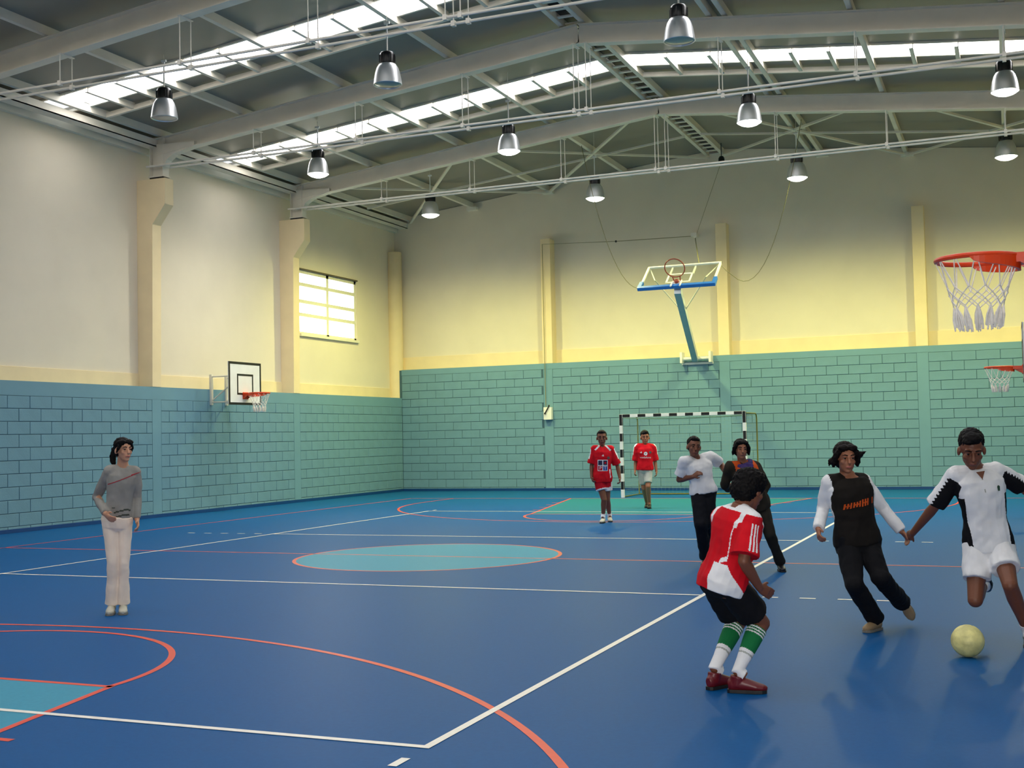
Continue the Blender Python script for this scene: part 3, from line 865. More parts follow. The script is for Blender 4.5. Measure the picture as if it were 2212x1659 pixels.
# ------------------------------------------------------------------ people
POSES = {
    'girl': {'HC': (-4.882, 3.461, 1.536), 'NB': (-4.919, 3.496, 1.384), 'SR': (-5.005, 3.419, 1.336), 'SL': (-4.844, 3.574, 1.32), 'ER': (-5.201, 3.458, 1.1), 'WR': (-4.99, 3.336, 0.948), 'GR': (-4.899, 3.311, 0.891), 'EL': (-4.863, 3.62, 1.078), 'WL': (-4.817, 3.562, 0.882), 'GL': (-4.781, 3.537, 0.81), 'HR': (-5.032, 3.452, 0.875), 'HL': (-4.937, 3.524, 0.866), 'KR': (-5.003, 3.439, 0.488), 'KL': (-4.931, 3.512, 0.482), 'AR': (-5.074, 3.504, 0.094), 'AL': (-4.988, 3.562, 0.093), 'TR': (-4.986, 3.371, 0.03), 'TL': (-4.874, 3.428, 0.03)},
    'kit': {'HC': (-4.003, 15.039, 1.523), 'NB': (-4.008, 15.067, 1.357), 'SR': (-4.134, 14.995, 1.327), 'SL': (-3.865, 15.106, 1.32), 'ER': (-4.203, 15.023, 1.036), 'WR': (-4.186, 14.954, 0.822), 'GR': (-4.149, 14.918, 0.741), 'EL': (-3.776, 15.212, 1.009), 'WL': (-3.718, 15.149, 0.795), 'GL': (-3.709, 15.113, 0.713), 'HR': (-4.076, 15.043, 0.801), 'HL': (-3.961, 15.091, 0.799), 'KR': (-3.975, 14.995, 0.414), 'KL': (-3.959, 15.133, 0.398), 'AR': (-4.018, 15.047, 0.116), 'AL': (-3.993, 15.349, 0.111), 'TR': (-3.998, 14.875, 0.03), 'TL': (-3.931, 15.205, 0.03)},
    'keeper': {'HC': (-4.359, 19.01, 1.503), 'NB': (-4.371, 19.034, 1.347), 'SR': (-4.512, 18.956, 1.301), 'SL': (-4.213, 19.08, 1.294), 'ER': (-4.57, 18.989, 1.008), 'WR': (-4.567, 18.925, 0.805), 'GR': (-4.564, 18.875, 0.729), 'EL': (-4.19, 19.147, 0.999), 'WL': (-4.152, 19.098, 0.775), 'GL': (-4.142, 19.052, 0.689), 'HR': (-4.448, 19.005, 0.83), 'HL': (-4.321, 19.058, 0.827), 'KL': (-4.284, 18.895, 0.473), 'KR': (-4.412, 19.017, 0.429), 'AL': (-4.321, 19.093, 0.116), 'AR': (-4.465, 19.38, 0.109), 'TL': (-4.283, 18.917, 0.03), 'TR': (-4.432, 19.224, 0.03)},
    'white': {'HC': (-0.658, 8.358, 1.416), 'NB': (-0.651, 8.444, 1.267), 'SR': (-0.77, 8.32, 1.25), 'SL': (-0.516, 8.585, 1.3), 'ER': (-0.867, 8.431, 1.028), 'WR': (-0.667, 8.306, 1.065), 'GR': (-0.58, 8.296, 1.124), 'EL': (-0.434, 8.776, 1.194), 'WL': (-0.319, 8.592, 1.062), 'GL': (-0.298, 8.561, 0.986), 'HR': (-0.64, 8.446, 0.873), 'HL': (-0.534, 8.489, 0.882), 'KR': (-0.585, 8.291, 0.515), 'KL': (-0.539, 8.396, 0.518), 'AR': (-0.603, 8.55, 0.088), 'AL': (-0.6, 8.77, 0.323), 'TR': (-0.595, 8.394, 0.03), 'TL': (-0.608, 8.838, 0.195)},
    'jacket': {'HC': (-0.011, 7.924, 1.381), 'NB': (-0.017, 8.005, 1.228), 'SR': (-0.139, 7.934, 1.185), 'SL': (0.106, 8.09, 1.182), 'ER': (-0.236, 8.034, 0.977), 'WR': (-0.249, 8.28, 0.923), 'GR': (-0.265, 8.434, 0.97), 'EL': (0.199, 8.226, 0.956), 'WL': (0.139, 8.047, 0.783), 'GL': (0.101, 7.968, 0.735), 'HR': (0.043, 8.053, 0.735), 'HL': (0.153, 8.131, 0.731), 'KL': (0.269, 8.01, 0.419), 'KR': (0.038, 7.826, 0.452), 'AL': (0.337, 8.206, 0.09), 'AR': (-0.13, 8.093, 0.103), 'TL': (0.392, 8.058, 0.03), 'TR': (-0.12, 7.938, 0.03)},
    'front': {'HC': (1.303, 1.867, 1.217), 'NB': (1.254, 1.797, 1.118), 'SR': (1.328, 1.702, 1.036), 'SL': (1.12, 1.875, 1.05), 'ER': (1.302, 1.615, 0.811), 'WR': (1.361, 1.756, 0.642), 'GR': (1.422, 1.838, 0.586), 'EL': (1.135, 2.044, 0.822), 'WL': (1.156, 2.169, 0.639), 'GL': (1.188, 2.207, 0.582), 'HR': (1.184, 1.703, 0.661), 'HL': (1.078, 1.833, 0.654), 'KR': (1.33, 1.95, 0.396), 'KL': (1.158, 2.096, 0.379), 'AR': (1.215, 1.763, 0.13), 'AL': (1.057, 1.828, 0.13), 'TR': (1.368, 1.789, 0.03), 'TL': (1.139, 1.976, 0.03)},
    'sleeve': {'HC': (1.594, 4.169, 1.355), 'NB': (1.589, 4.228, 1.218), 'SR': (1.465, 4.158, 1.167), 'SL': (1.702, 4.31, 1.17), 'ER': (1.392, 4.246, 0.947), 'WR': (1.389, 4.013, 0.815), 'GR': (1.398, 3.965, 0.755), 'EL': (1.842, 4.389, 0.951), 'WL': (1.974, 4.365, 0.775), 'GL': (2.016, 4.385, 0.719), 'HR': (1.589, 4.231, 0.691), 'HL': (1.714, 4.305, 0.686), 'KR': (1.644, 4.008, 0.394), 'KL': (1.834, 4.107, 0.437), 'AR': (1.764, 4.311, 0.088), 'AL': (1.953, 4.514, 0.191), 'TR': (1.688, 4.152, 0.03), 'TL': (2.013, 4.545, 0.068)},
    'kicker': {'HC': (2.532, 3.721, 1.413), 'NB': (2.554, 3.867, 1.275), 'SR': (2.412, 3.821, 1.231), 'SL': (2.688, 3.934, 1.251), 'ER': (2.265, 3.911, 1.009), 'WR': (2.076, 4.147, 0.779), 'GR': (1.989, 4.287, 0.72), 'EL': (2.85, 4.083, 1.136), 'WL': (2.991, 4.038, 1.016), 'GL': (3.044, 4.008, 0.971), 'HR': (2.542, 3.9, 0.707), 'HL': (2.693, 3.929, 0.72), 'KR': (2.517, 3.744, 0.337), 'KL': (2.752, 3.663, 0.459), 'AR': (2.571, 4.132, 0.404), 'AL': (2.862, 3.899, 0.094), 'TR': (2.583, 4.294, 0.287), 'TL': (2.869, 3.731, 0.03)}}

def fuse(mb, voxel, smooth=3, fac=0.5):
    """one continuous surface out of overlapping volumes"""
    me = mb.mesh('tmp', [])
    bm = bmesh.new(); bm.from_mesh(me); bmesh.ops.recalc_face_normals(bm, faces=bm.faces); bm.to_mesh(me); bm.free()
    o = bpy.data.objects.new('tmp', me); COL.objects.link(o)
    r = o.modifiers.new('r', 'REMESH'); r.mode = 'VOXEL'; r.voxel_size = voxel
    if smooth:
        s = o.modifiers.new('s', 'SMOOTH'); s.factor = fac; s.iterations = smooth
    dg = bpy.context.evaluated_depsgraph_get()
    out = bpy.data.meshes.new_from_object(o.evaluated_get(dg))
    bpy.data.objects.remove(o); bpy.data.meshes.remove(me)
    out.polygons.foreach_set('use_smooth', [True] * len(out.polygons))
    return out
def folds(me, amp, scale, stretch=(1,1,1), seed=0.0, keep=None):
    me.update()
    nrm = [v.normal.copy() for v in me.vertices]; out = []
    off = Vector((seed, seed*1.7, seed*0.3))
    for v, n in zip(me.vertices, nrm):
        c = v.co; p = Vector((c.x*stretch[0], c.y*stretch[1], c.z*stretch[2])) * scale + off
        d = noise.noise(p) + 0.5*noise.noise(p*2.1)
        q = c + n * (d * amp); out += (q.x, q.y, q.z)
    me.vertices.foreach_set('co', out); me.update()
def paint(me, mats, fn):
    for m_ in mats: me.materials.append(m_)
    if fn:
        for p in me.polygons: p.material_index = fn(p.center)
    me.update()

class Person:
    pass
def lerp(a, b, t): return a + (b - a) * t

def build_person(key, label, s, skin, face, hair, top, legs, shoe, extra=None, vox=0.0065, group=None):
    J = {k: Vector(v) for k, v in POSES[key].items()}
    p = Person(); p.J = J; p.s = s; p.key = key
    HM = (J['HR'] + J['HL'])/2; SM = (J['SR'] + J['SL'])/2
    NB = J['NB']; p.NB, p.HM, p.SM = NB, HM, SM
    upv = (NB - HM).normalized(); p.up = upv
    def axis(a): a = a - upv*a.dot(upv); return a.normalized()
    rs = axis(J['SR'] - J['SL']); rh = axis(J['HR'] - J['HL'])
    p.right = axis(rs + rh); p.front = upv.cross(p.right).normalized()
    L = (NB - HM).length
    def side(t): return (rh.lerp(rs, max(0, min(1, t)))).normalized()
    # ground point
    base = Vector((HM.x, HM.y, 0))
    root = thing('person', label, 'person', base, group)
    p.root = root
    def spine(t): return HM + (NB - HM)*t + p.front*(0.015*s*sin(pi*max(0, min(1, t))))
    p.spine = spine
    TOR = [(-0.19,.075,.075),(-0.11,.145,.108),(0.02,.160,.115),(0.15,.152,.110),(0.36,.130,.098),(0.52,.138,.104),(0.70,.158,.113),(0.83,.160,.105),(0.93,.115,.080),(1.0,.066,.062),(1.05,.058,.058)]
    w = legs.get('build', 1.0)
    def torso(mb, ease, t0, t1, n=20, flare=0.0, bulk=1.0, taper=False):
        rows = [r for r in TOR if t0 < r[0] < t1]
        def at(t):
            for a, b_ in zip(TOR[:-1], TOR[1:]):
                if a[0] <= t <= b_[0]:
                    f = (t-a[0])/(b_[0]-a[0]); return (t, lerp(a[1], b_[1], f), lerp(a[2], b_[2], f))
            return TOR[0] if t < TOR[0][0] else TOR[-1]
        rows = [(t0,)+at(t0 if taper else max(t0,-0.11))[1:]] + rows + [(t1,)+at(t1)[1:]]
        k = s * w * bulk
        mb.loft([spine(r[0]) for r in rows], [(r[1]*k+ease+flare*max(0, 0.5-r[0]), r[2]*k+ease+flare*max(0, 0.5-r[0])) for r in rows], [side(r[0]) for r in rows], n, sq=0.9)
    def limb(mb, pts, rad, ease=0.0, n=14):
        mb.loft(pts, [r*s + ease for r in rad], p.front, n)
    def seg(a, b_, f): return a + (b_ - a)*f

    # ---------------- body
    mb = MB()
    lb = 0.80 if legs['len'] > 1.5 else 1.0
    torso(mb, 0, -0.15, 1.05, bulk=0.92)
    for q in ('R', 'L'):
        S, E, W, G = J['S'+q], J['E'+q], J['W'+q], J['G'+q]
        H, K, A, T = J['H'+q], J['K'+q], J['A'+q], J['T'+q]
        mb.loft([seg(spine(0.95), S, 0.2), S], [0.055*s, 0.058*s], p.front, 12)
        mb.ball(S, 0.058*s)
        limb(mb, [S, seg(S,E,.3), seg(S,E,.75), E], [.054,.050,.042,.038]); mb.ball(E, .039*s)
        limb(mb, [E, seg(E,W,.25), seg(E,W,.7), W], [.038,.041,.032,.026]); mb.ball(W, .027*s)
        mb.ball(H, .084*s*lb)
        limb(mb, [H, seg(H,K,.3), seg(H,K,.75), K], [.086*lb,.083*lb,.063*lb,.055*lb]); mb.ball(K, .056*s*lb)
        sh = (A - K).normalized(); back = sh.cross(p.right); 
        bk = -p.front*0.014*s
        limb(mb, [K, seg(K,A,.28)+bk, seg(K,A,.6)+bk*.6, A], [.054*lb,.056*lb,.044*lb,.034]); mb.ball(A, .035*s)
        fd = (T - A); fd.normalize()
        mb.loft([A, seg(A,T,.30)], [.030*s, .026*s], p.right, 12)
        # hand: palm, four fingers of different lengths with bent knuckles, thumb from the side of the palm
        d = (G - W).normalized(); sg = 1 if q == 'R' else -1
        inward = -(p.right*sg)                                   # palms look inwards when hanging
        nrm = inward - d*inward.dot(d)
        if nrm.length < 0.3: nrm = p.front - d*p.front.dot(d)
        nrm.normalize()
        wa = d.cross(nrm).normalized()
        if wa.dot(p.front) < 0: wa = -wa                         # thumb side looks forward
        hs = s*0.98; curl = legs.get('curl', 0.5)
        mb.loft([W, W + d*.03*hs, W + d*.085*hs], [(.026*hs,.022*hs),(.036*hs,.018*hs),(.040*hs,.014*hs)], wa, 12)
        for i, (off, ln) in enumerate(((.030,.066),(.010,.074),(-.011,.069),(-.030,.054))):
            q0 = W + d*.080*hs + wa*off*hs; dd = d; pts = [q0]
            for j, f in enumerate((.45,.32,.23)):
                ang = curl*(0.8 if j == 0 else 1.2)
                dd = (dd*cos(ang) + nrm*sin(ang)).normalized(); pts.append(pts[-1] + dd*ln*f*hs)
            mb.loft(pts, [.0092*s,.0088*s,.0082*s,.0068*s], wa, 8)
        t0 = W + d*.022*hs + wa*.026*hs; td = (d*.62 + wa*.62 + nrm*.35).normalized(); td2 = (d*.85 + wa*.2 + nrm*.45).normalized()
        mb.loft([t0, t0 + td*.034*hs, t0 + td*.034*hs + td2*.03*hs], [.0125*s,.0105*s,.008*s], nrm, 8)
    # head frame
    yaw, pitch, roll = face.get('dir', (0, 0, 0))
    toward = Vector((-FWD.x, -FWD.y, 0)).normalized(); rt = Vector((RIGHT.x, RIGHT.y, 0)).normalized()
    f = toward*cos(radians(yaw)) + rt*sin(radians(yaw))
    f = f*cos(radians(pitch)) + Vector((0,0,1))*sin(radians(pitch)); f.normalize()
    r = f.cross(Vector((0,0,1))).normalized(); u = r.cross(f).normalized()
    r2 = r*cos(radians(roll)) + u*sin(radians(roll)); u = r2.cross(f).normalized(); r = r2
    HC = J['HC']; Mh = Matrix((r, f, u)).transposed(); hs = s*face.get('size', 1.0)
    def hp(x, y, z): return HC + Mh @ (Vector((x, y, z))*hs)
    def el(b_, c, rr, n=16): b_.ball(hp(*c), tuple(k*hs for k in rr), n=n, M=Mh)
    p.hp = hp
    mb.loft([NB - upv*0.03*s, lerp(NB, hp(0,-.02,-.06), .5), hp(0,-.012,-.06)], [.060*s,.052*s,.052*s], p.right, 14)
    el(mb, (0,-.015,.030), (.074,.092,.083)); el(mb, (0,.022,-.040), (.060,.064,.066)); el(mb, (0,.060,-.092), (.027,.026,.020))
    el(mb, (0,.030,-.070), (.047,.050,.040))
    for q in (-1, 1):
        el(mb, (q*.036,.056,-.022), (.024,.022,.022)); el(mb, (q*.078,-.008,-.012), (.012,.024,.031), 10)
        el(mb, (q*.030,.070,.030), (.026,.016,.011), 10); el(mb, (q*.031,.0725,.0185), (.0150,.0125,.0075), 10); el(mb, (q*.031,.0715,-.0005), (.0140,.0110,.0060), 10)
    mb.loft([hp(0,.078,.016), hp(0,.094,-.008), hp(0,.103,-.024), hp(0,.088,-.034)], [.009*hs,.011*hs,.0155*hs,.010*hs], r, 10)
    el(mb, (0,.084,-.056), (.024,.012,.008), 10); el(mb, (0,.082,-.066), (.021,.012,.008), 10)
    me = fuse(mb, vox, 2)
    body = link('body', me, root); paint(me, [skin], None)
    # eyes, brows, lips
    for q in (-1, 1):
        b_ = MB(); c = hp(q*.031,.0735,.010)
        b_.ball(c, .0100*hs, 0, 12); b_.ball(hp(q*.031,.0825,.010), (.0066*hs,.0030*hs,.0066*hs), 1, 10, M=Mh)
        b_.build('eye', [mat('eye_white', (112, 100, 90), 0.6, var=0, spec=.1), mat('iris_dark', (22, 14, 11), 0.5, var=0, spec=.15)], root, smooth=True)
        b_ = MB(); b_.loft([hp(q*.012,.0855,.031), hp(q*.030,.0870,.037), hp(q*.050,.0760,.033)], [(.004*hs,.0045*hs),(.0045*hs,.005*hs),(.003*hs,.003*hs)], u, 8)
        b_.build('eyebrow', hair['mat'], root, smooth=True)
    b_ = MB(); b_.loft([hp(-.024,.082,-.060), hp(-.009,.0945,-.057), hp(0,.0955,-.059), hp(.009,.0945,-.057), hp(.024,.082,-.060)], [(.002*hs,.002*hs),(.006*hs,.004*hs),(.0065*hs,.0045*hs),(.006*hs,.004*hs),(.002*hs,.002*hs)], u, 10)
    b_.build('lips', face['lips'], root, smooth=True)
    if face.get('smile'):
        b_ = MB(); b_.loft([hp(-.022,.086,-.062), hp(0,.0985,-.066), hp(.022,.086,-.062)], [(.002*hs,.002*hs),(.005*hs,.002*hs),(.002*hs,.002*hs)], u, 8)
        b_.build('teeth', mat('teeth', (225, 218, 205), 0.3, var=0), root, smooth=True)
    # hair
    b_ = MB(); st = hair['style']
    if st == 'short':
        el(b_, (0,-.034,.046), (.081,.092,.080)); el(b_, (0,-.056,.000), (.073,.068,.070)); el(b_, (0,.020,.090), (.056,.050,.030))
    elif st == 'tall':
        el(b_, (0,-.034,.052), (.082,.094,.084)); el(b_, (0,-.056,.000), (.074,.068,.072)); el(b_, (0,.024,.096), (.062,.056,.036)); el(b_, (.02,.052,.086), (.048,.03,.020))
    elif st == 'curly':
        el(b_, (0,-.030,.046), (.106,.112,.099)); el(b_, (0,-.066,-.012), (.096,.080,.088)); el(b_, (0,.022,.096), (.076,.066,.044))
    elif st == 'ponytail':
        el(b_, (0,-.032,.046), (.083,.094,.083)); el(b_, (0,-.052,.000), (.078,.072,.074)); el(b_, (-.028,.042,.078), (.050,.040,.030)); el(b_, (.036,.036,.078), (.044,.038,.030))
        for q in (-1, 1): b_.loft([hp(q*.055,.045,.062), hp(q*.077,.030,.020), hp(q*.080,.012,-.025)], [.018*hs,.016*hs,.009*hs], u, 8)
        b_.loft([hp(0,-.110,.030), hp(.010,-.150,.000), hp(.025,-.158,-.070), hp(.03,-.140,-.135), hp(.028,-.128,-.165)], [.026*hs,.032*hs,.034*hs,.026*hs,.010*hs], r, 12)
    elif st == 'loose':
        el(b_, (0,-.032,.048), (.090,.096,.086)); el(b_, (0,-.052,-.010), (.088,.076,.085)); el(b_, (.024,.038,.086), (.052,.040,.028)); el(b_, (-.034,.034,.084), (.048,.040,.028))
        for q in (-1, 1): b_.loft([hp(q*.066,.040,.062), hp(q*.088,.024,.020), hp(q*.092,.000,-.035), hp(q*.098,-.01,-.07)], [.022*hs,.024*hs,.024*hs,.010*hs], u, 8)
        for (a_, c_, e_) in hair.get('wisps', []): b_.loft([hp(*a_), hp(*c_), hp(*e_)], [.030*hs,.022*hs,.004*hs], u, 8)
    me = fuse(b_, 0.006, 2)
    folds(me, 0.006*hair.get('rough', 1.0), 55 if st != 'curly' else 70, seed=len(key))
    paint(me, [hair['mat']], None); link('hair', me, root)

    # ---------------- legs and feet
    kind = legs['kind']
    def leg_parts(mb_, frac, rad, ease):
        for q in ('R', 'L'):
            H, K, A = J['H'+q], J['K'+q], J['A'+q]
            pts = [H]; rr = [rad[0]]
            if frac <= 1: pts += [seg(H,K,frac*.5), seg(H,K,frac)]; rr += [rad[1], rad[2]]
            else:
                pts += [seg(H,K,.5), K, seg(K,A,(frac-1)*.5), seg(K,A,frac-1)]; rr += [rad[1], rad[2], rad[3], rad[4]]
            mb_.loft(pts, [a*s for a in rr], p.front, 18)
            mb_.ball(H, rad[0]*s*.92)
            if frac > 1: mb_.ball(K, rad[2]*s*1.02)
    mb = MB(); torso(mb, 0.014, -0.17, legs.get('waist', 0.16), taper=True)
    leg_parts(mb, legs['len'], legs['rad'], 0)
    me = fuse(mb, legs.get('vox', vox*1.3), 3)
    folds(me, legs.get('fold', .007), 14, (1,1,.6), seed=2.0+len(key))
    paint(me, legs['mats'], (lambda c: legs['fn'](p, c)) if legs.get('fn') else None)
    p.leg = link(kind, me, root)
    for q in ('R', 'L'):
        K, A, T = J['K'+q], J['A'+q], J['T'+q]
        if 'sock' in legs:
            so = legs['sock']; mb = MB(); a0 = so['top']
            bk = -p.front*0.014*s
            ps = [seg(K,A,a0)+bk*(0.9 if a0 < .5 else .4), seg(K,A,lerp(a0,1,.35))+bk*.6, seg(K,A,lerp(a0,1,.75))+bk*.2, A, seg(A,T,.25)]
            rr = [so['r0'], lerp(so['r0'],.044,.4), .043, .043, .042]
            mb.loft(ps, [k_*s for k_ in rr], p.right, 16)
            me = fuse(mb, vox, 1)
            fn = so.get('fn')
            paint(me, so['mats'], (lambda c, K=K, A=A: fn((c-K).dot((A-K).normalized())/(A-K).length)) if fn else None)
            link('sock', me, root)
        # shoe with a separate sole
        toe = T; heelv = (T - A); up_f = (A - T); 
        fl = Vector((T.x-A.x, T.y-A.y, 0))
        if q in legs.get('lifted', ''):         # lifted foot: sole follows the foot
            fdir = (T - A).normalized(); shin = (K - A).normalized()
            # a foot stands at about 110 degrees to its shin
            un = shin - fdir*shin.dot(fdir); un.normalize()
        else:
            fdir = fl.normalized(); un = Vector((0,0,1))
        sd = fdir.cross(un).normalized()
        low = A - un*(0.088*s if un.z > 0.99 else 0.075*s)
        if un.z > 0.99: low.z = max(0.0, min(A.z, T.z) - 0.03) if min(A.z, T.z) > 0.13 else 0.0
        def fp(a_, h_): return low + fdir*(a_*s) + un*(h_*s)
        mb = MB()
        mb.loft([fp(-.066,.050), fp(-.045,.052), fp(0,.060), fp(.055,.052), fp(.11,.040), fp(.155,.034), fp(.182,.030)],
                [(.022*s,.030*s),(.034*s,.044*s),(.037*s,.050*s),(.040*s,.040*s),(.044*s,.032*s),(.036*s,.024*s),(.016*s,.014*s)], sd, 16)
        mb.loft([fp(-.012,.045), A - un*.030*s], [(.039*s,.048*s),(.044*s,.048*s)], sd, 14)
        me = fuse(mb, vox*0.9, 2); paint(me, [shoe['mat']], None)
        so_ = link('shoe', me, root)
        b_ = MB(); ol = []
        for a_, w_ in ((-.070,.018),(-.055,.032),(-.01,.037),(.05,.039),(.105,.047),(.15,.040),(.178,.022)): ol.append((a_, w_))
        vs = []
        for a_, w_ in ol: vs += [fp(a_, .002) + sd*w_*s, fp(a_, .002) - sd*w_*s, fp(a_, .024) - sd*w_*s, fp(a_, .024) + sd*w_*s]
        n_ = len(ol); fs = [(0,1,2,3), (4*n_-1,4*n_-2,4*n_-3,4*n_-4)]
        for i in range(n_-1):
            for k in range(4): fs.append((4*i+k, 4*i+(k+1)%4, 4*i+4+(k+1)%4, 4*i+4+k))
        b_.add(vs, fs); b_.build('sole', shoe['sole'], so_, bevel=0.003)
    # ---------------- top
    mb = MB(); ez = top.get('ease', .016)
    torso(mb, ez, top.get('hem', -0.1), top.get('neck', 0.985), flare=top.get('flare', 0.0))
    sf = top['sleeve']
    for q in ('R', 'L'):
        S, E, W = J['S'+q], J['E'+q], J['W'+q]
        mb.loft([seg(spine(0.93), S, 0.15), S], [(0.060*s+ez*.5), (0.066*s+ez*.4)], p.front, 14); mb.ball(S, .062*s+ez*.5)
        if sf <= 1: mb.loft([S, seg(S,E,sf*.5), seg(S,E,sf)], [.062*s+ez*.5, .060*s+ez*.6, top.get('cuff', .062)*s+ez*.5], p.front, 16)
        else:
            mb.loft([S, seg(S,E,.5), E, seg(E,W,(sf-1)*.5), seg(E,W,sf-1)], [.060*s+ez*.5, .053*s+ez*.4, .046*s+ez*.4, .042*s+ez*.3, top.get('cuff', .036)*s], p.front, 16)
            mb.ball(E, .046*s+ez*.4)
    me = fuse(mb, top.get('vox', vox*1.25), 3)
    folds(me, top.get('fold', .006), 11, (1,1,.8), seed=5.0+2*len(key))
    paint(me, top['mats'], (lambda c: top['fn'](p, c)) if top.get('fn') else None)
    p.top = link(top['kind'], me, root)
    if 'collar' in top:
        b_ = MB(); a_, bb = .070*s, .066*s
        pts = []
        for k in range(28):
            an = 2*pi*k/28
            dip = max(0, sin(an))**2 * top.get('dip', .03)
            pts.append(spine(0.965) + side(1)*(cos(an)*(a_+.006)) + p.front*(sin(an)*(bb+.012+dip*.35)) - upv*dip)
        b_.tube(pts, .011*s, 8, closed=True)
        b_.build('collar', top['collar'], root, smooth=True)
    if extra: extra(p)
    return p

def decal(p, name, pieces, lat, t, mats, parent=None, off=.004, back=False):
    """thin print laid on the front of a top: pieces = [(polygons, material index)] in metres, x to the viewer's right, y up"""
    bvh = BVHTree.FromPolygons([v.co.copy() for v in p.top.data.vertices], [tuple(f.vertices) for f in p.top.data.polygons])
    exv = -p.right; fr = p.front
    c0 = p.spine(t) + exv*lat
    b_ = MB()
    for poly_verts, faces, mi in pieces:
        vs = []
        for x, y in poly_verts:
            o_ = c0 + exv*x + p.up*y + fr*0.6
            h = bvh.ray_cast(o_, -fr, 1.0)
            q = h[0] if h[0] is not None else o_ - fr*0.48
            vs.append(q + fr*(off + 0.0012*mi))
        b_.add(vs, faces, mi)
    return b_.build(name, mats, p.top if parent is None else parent, fixn=False)
def prect(x0, y0, x1, y1, mi, n=4):
    vs = [(x0+(x1-x0)*i/n, y0+(y1-y0)*j/n) for j in range(n+1) for i in range(n+1)]
    fs = [(j*(n+1)+i, j*(n+1)+i+1, (j+1)*(n+1)+i+1, (j+1)*(n+1)+i) for j in range(n) for i in range(n)]
    return (vs, fs, mi)
def pring(cx, cy, r0, r1, mi, n=24, a0=0, a1=2*pi):
    vs = []; fs = []
    for i in range(n+1):
        a = a0 + (a1-a0)*i/n
        vs += [(cx+r0*cos(a), cy+r0*sin(a)), (cx+r1*cos(a), cy+r1*sin(a))]
    for i in range(n): fs.append((2*i, 2*i+1, 2*i+3, 2*i+2))
    return (vs, fs, mi)
def ppoly(pts, mi): return (list(pts), [tuple(range(len(pts)))], mi)
def ptext(txt, cx, cy, h, mi, sx=1.0):
    cu = bpy.data.curves.new('t', 'FONT'); cu.body = txt; cu.size = h; cu.align_x = 'CENTER'; cu.align_y = 'CENTER'; cu.resolution_u = 3
    o = bpy.data.objects.new('t', cu); COL.objects.link(o)
    me = bpy.data.meshes.new_from_object(o.evaluated_get(bpy.context.evaluated_depsgraph_get()))
    vs = [(cx + v.co.x*sx, cy + v.co.y) for v in me.vertices]; fs = [tuple(f.vertices) for f in me.polygons]
    bpy.data.objects.remove(o); bpy.data.curves.remove(cu); bpy.data.meshes.remove(me)
    return (vs, fs, mi)
def tri_mark(cx, cy, h, mi):
    """three slanted bars that form a little triangle"""
    out = []
    for i, (x, hh) in enumerate(((-.38,.35),(0,.68),(.38,1.0))):
        w_ = .15; out.append(ppoly([(cx+(x-w_)*h, cy-.5*h), (cx+(x+w_)*h, cy-.5*h), (cx+(x+w_-.22)*h, cy+(hh-.5)*h), (cx+(x-w_-.22)*h, cy+(hh-.35)*h)], mi))
    return out
def arm_coord(p, c):
    """which sleeve a point lies on, how far down, and its height over the arm's axis"""
    best = None
    for q in ('R', 'L'):
        S, E, W = p.J['S'+q], p.J['E'+q], p.J['W'+q]
        for i, (a, b_) in enumerate(((S, E), (E, W))):
            d = b_ - a; t = (c-a).dot(d)/d.length_squared; tt = max(0, min(1, t)); v = c - (a + d*tt)
            k = (v.length, q, i + tt, v)
            if best is None or k[0] < best[0]: best = k
    return best
def torso_coord(p, c):
    v = c - p.HM; L = (p.NB - p.HM).length
    return v.dot(p.up)/L, v.dot(p.right), (c - p.spine(v.dot(p.up)/L)).dot(p.front)
def outer(p, q, v):
    """1 where the point looks to the outside/top of the sleeve"""
    o_ = p.right*(1 if q == 'R' else -1) + p.up*0.9
    return v.normalized().dot(o_.normalized()) if v.length > 1e-6 else 0

SK = lambda n, c: mat(n, c, 0.5, var=0.05, scale=12, bump=0.03, bscale=150)
S_DARK = SK('skin_brown', (118, 70, 46)); S_MID = SK('skin_tan', (156, 100, 70)); S_FAIR = SK('skin_fair', (200, 146, 114))
LIPD = mat('lips_dark', (112, 58, 48), 0.45, var=0.03); LIPF = mat('lips_rose', (170, 86, 80), 0.4, var=0.03)
H_BLK = mat('black_hair', (9, 7, 7), 0.65, var=0.3, scale=60, spec=.15); H_BRN = mat('dark_brown_hair', (17, 11, 8), 0.65, var=0.3, scale=60, spec=.15)
C = lambda n, c, v=0.05: mat(n, c, 0.85, var=v, scale=9, bump=0.12, bscale=260, spec=0.2)
C_RED = C('red_jersey', (206, 14, 30)); C_WHT = C('white_cloth', (232, 232, 232)); C_GRY = C('grey_knit', (146, 143, 136), .1)
C_PANT = C('cream_white_trousers', (250, 230, 208)); C_BLK = C('black_cloth', (16, 16, 19)); C_GSH = C('grey_shorts', (168, 172, 164))
C_GRN = C('green_sock', (22, 112, 62)); C_NAVY = C('dark_trousers', (14, 15, 22)); C_JKT = C('dark_olive_jacket', (44, 38, 28), .12)
C_ORG = C('orange_cloth', (206, 84, 30)); C_PUR = C('purple_scarf', (66, 52, 104)); C_DRED = C('dark_red_jersey', (176, 10, 30)); C_TRO = C('dark_brown_trousers', (34, 32, 26))
C_BLACKTOP = C('black_jersey', (26, 22, 18)); C_MAROON = mat('maroon_shoe_leather', (98, 16, 24), 0.4, var=.1); C_SHOEB = mat('black_shoe', (16, 15, 16), 0.4, var=.1)
C_SHOEW = mat('pale_trainer', (186, 182, 164), 0.6, var=.12); C_SOLE = mat('grey_sole', (120, 116, 106), 0.7); C_TANSH = mat('tan_shoe', (150, 126, 92), 0.6, var=.1); C_SOLEB = mat('black_sole', (18, 18, 18), 0.6)
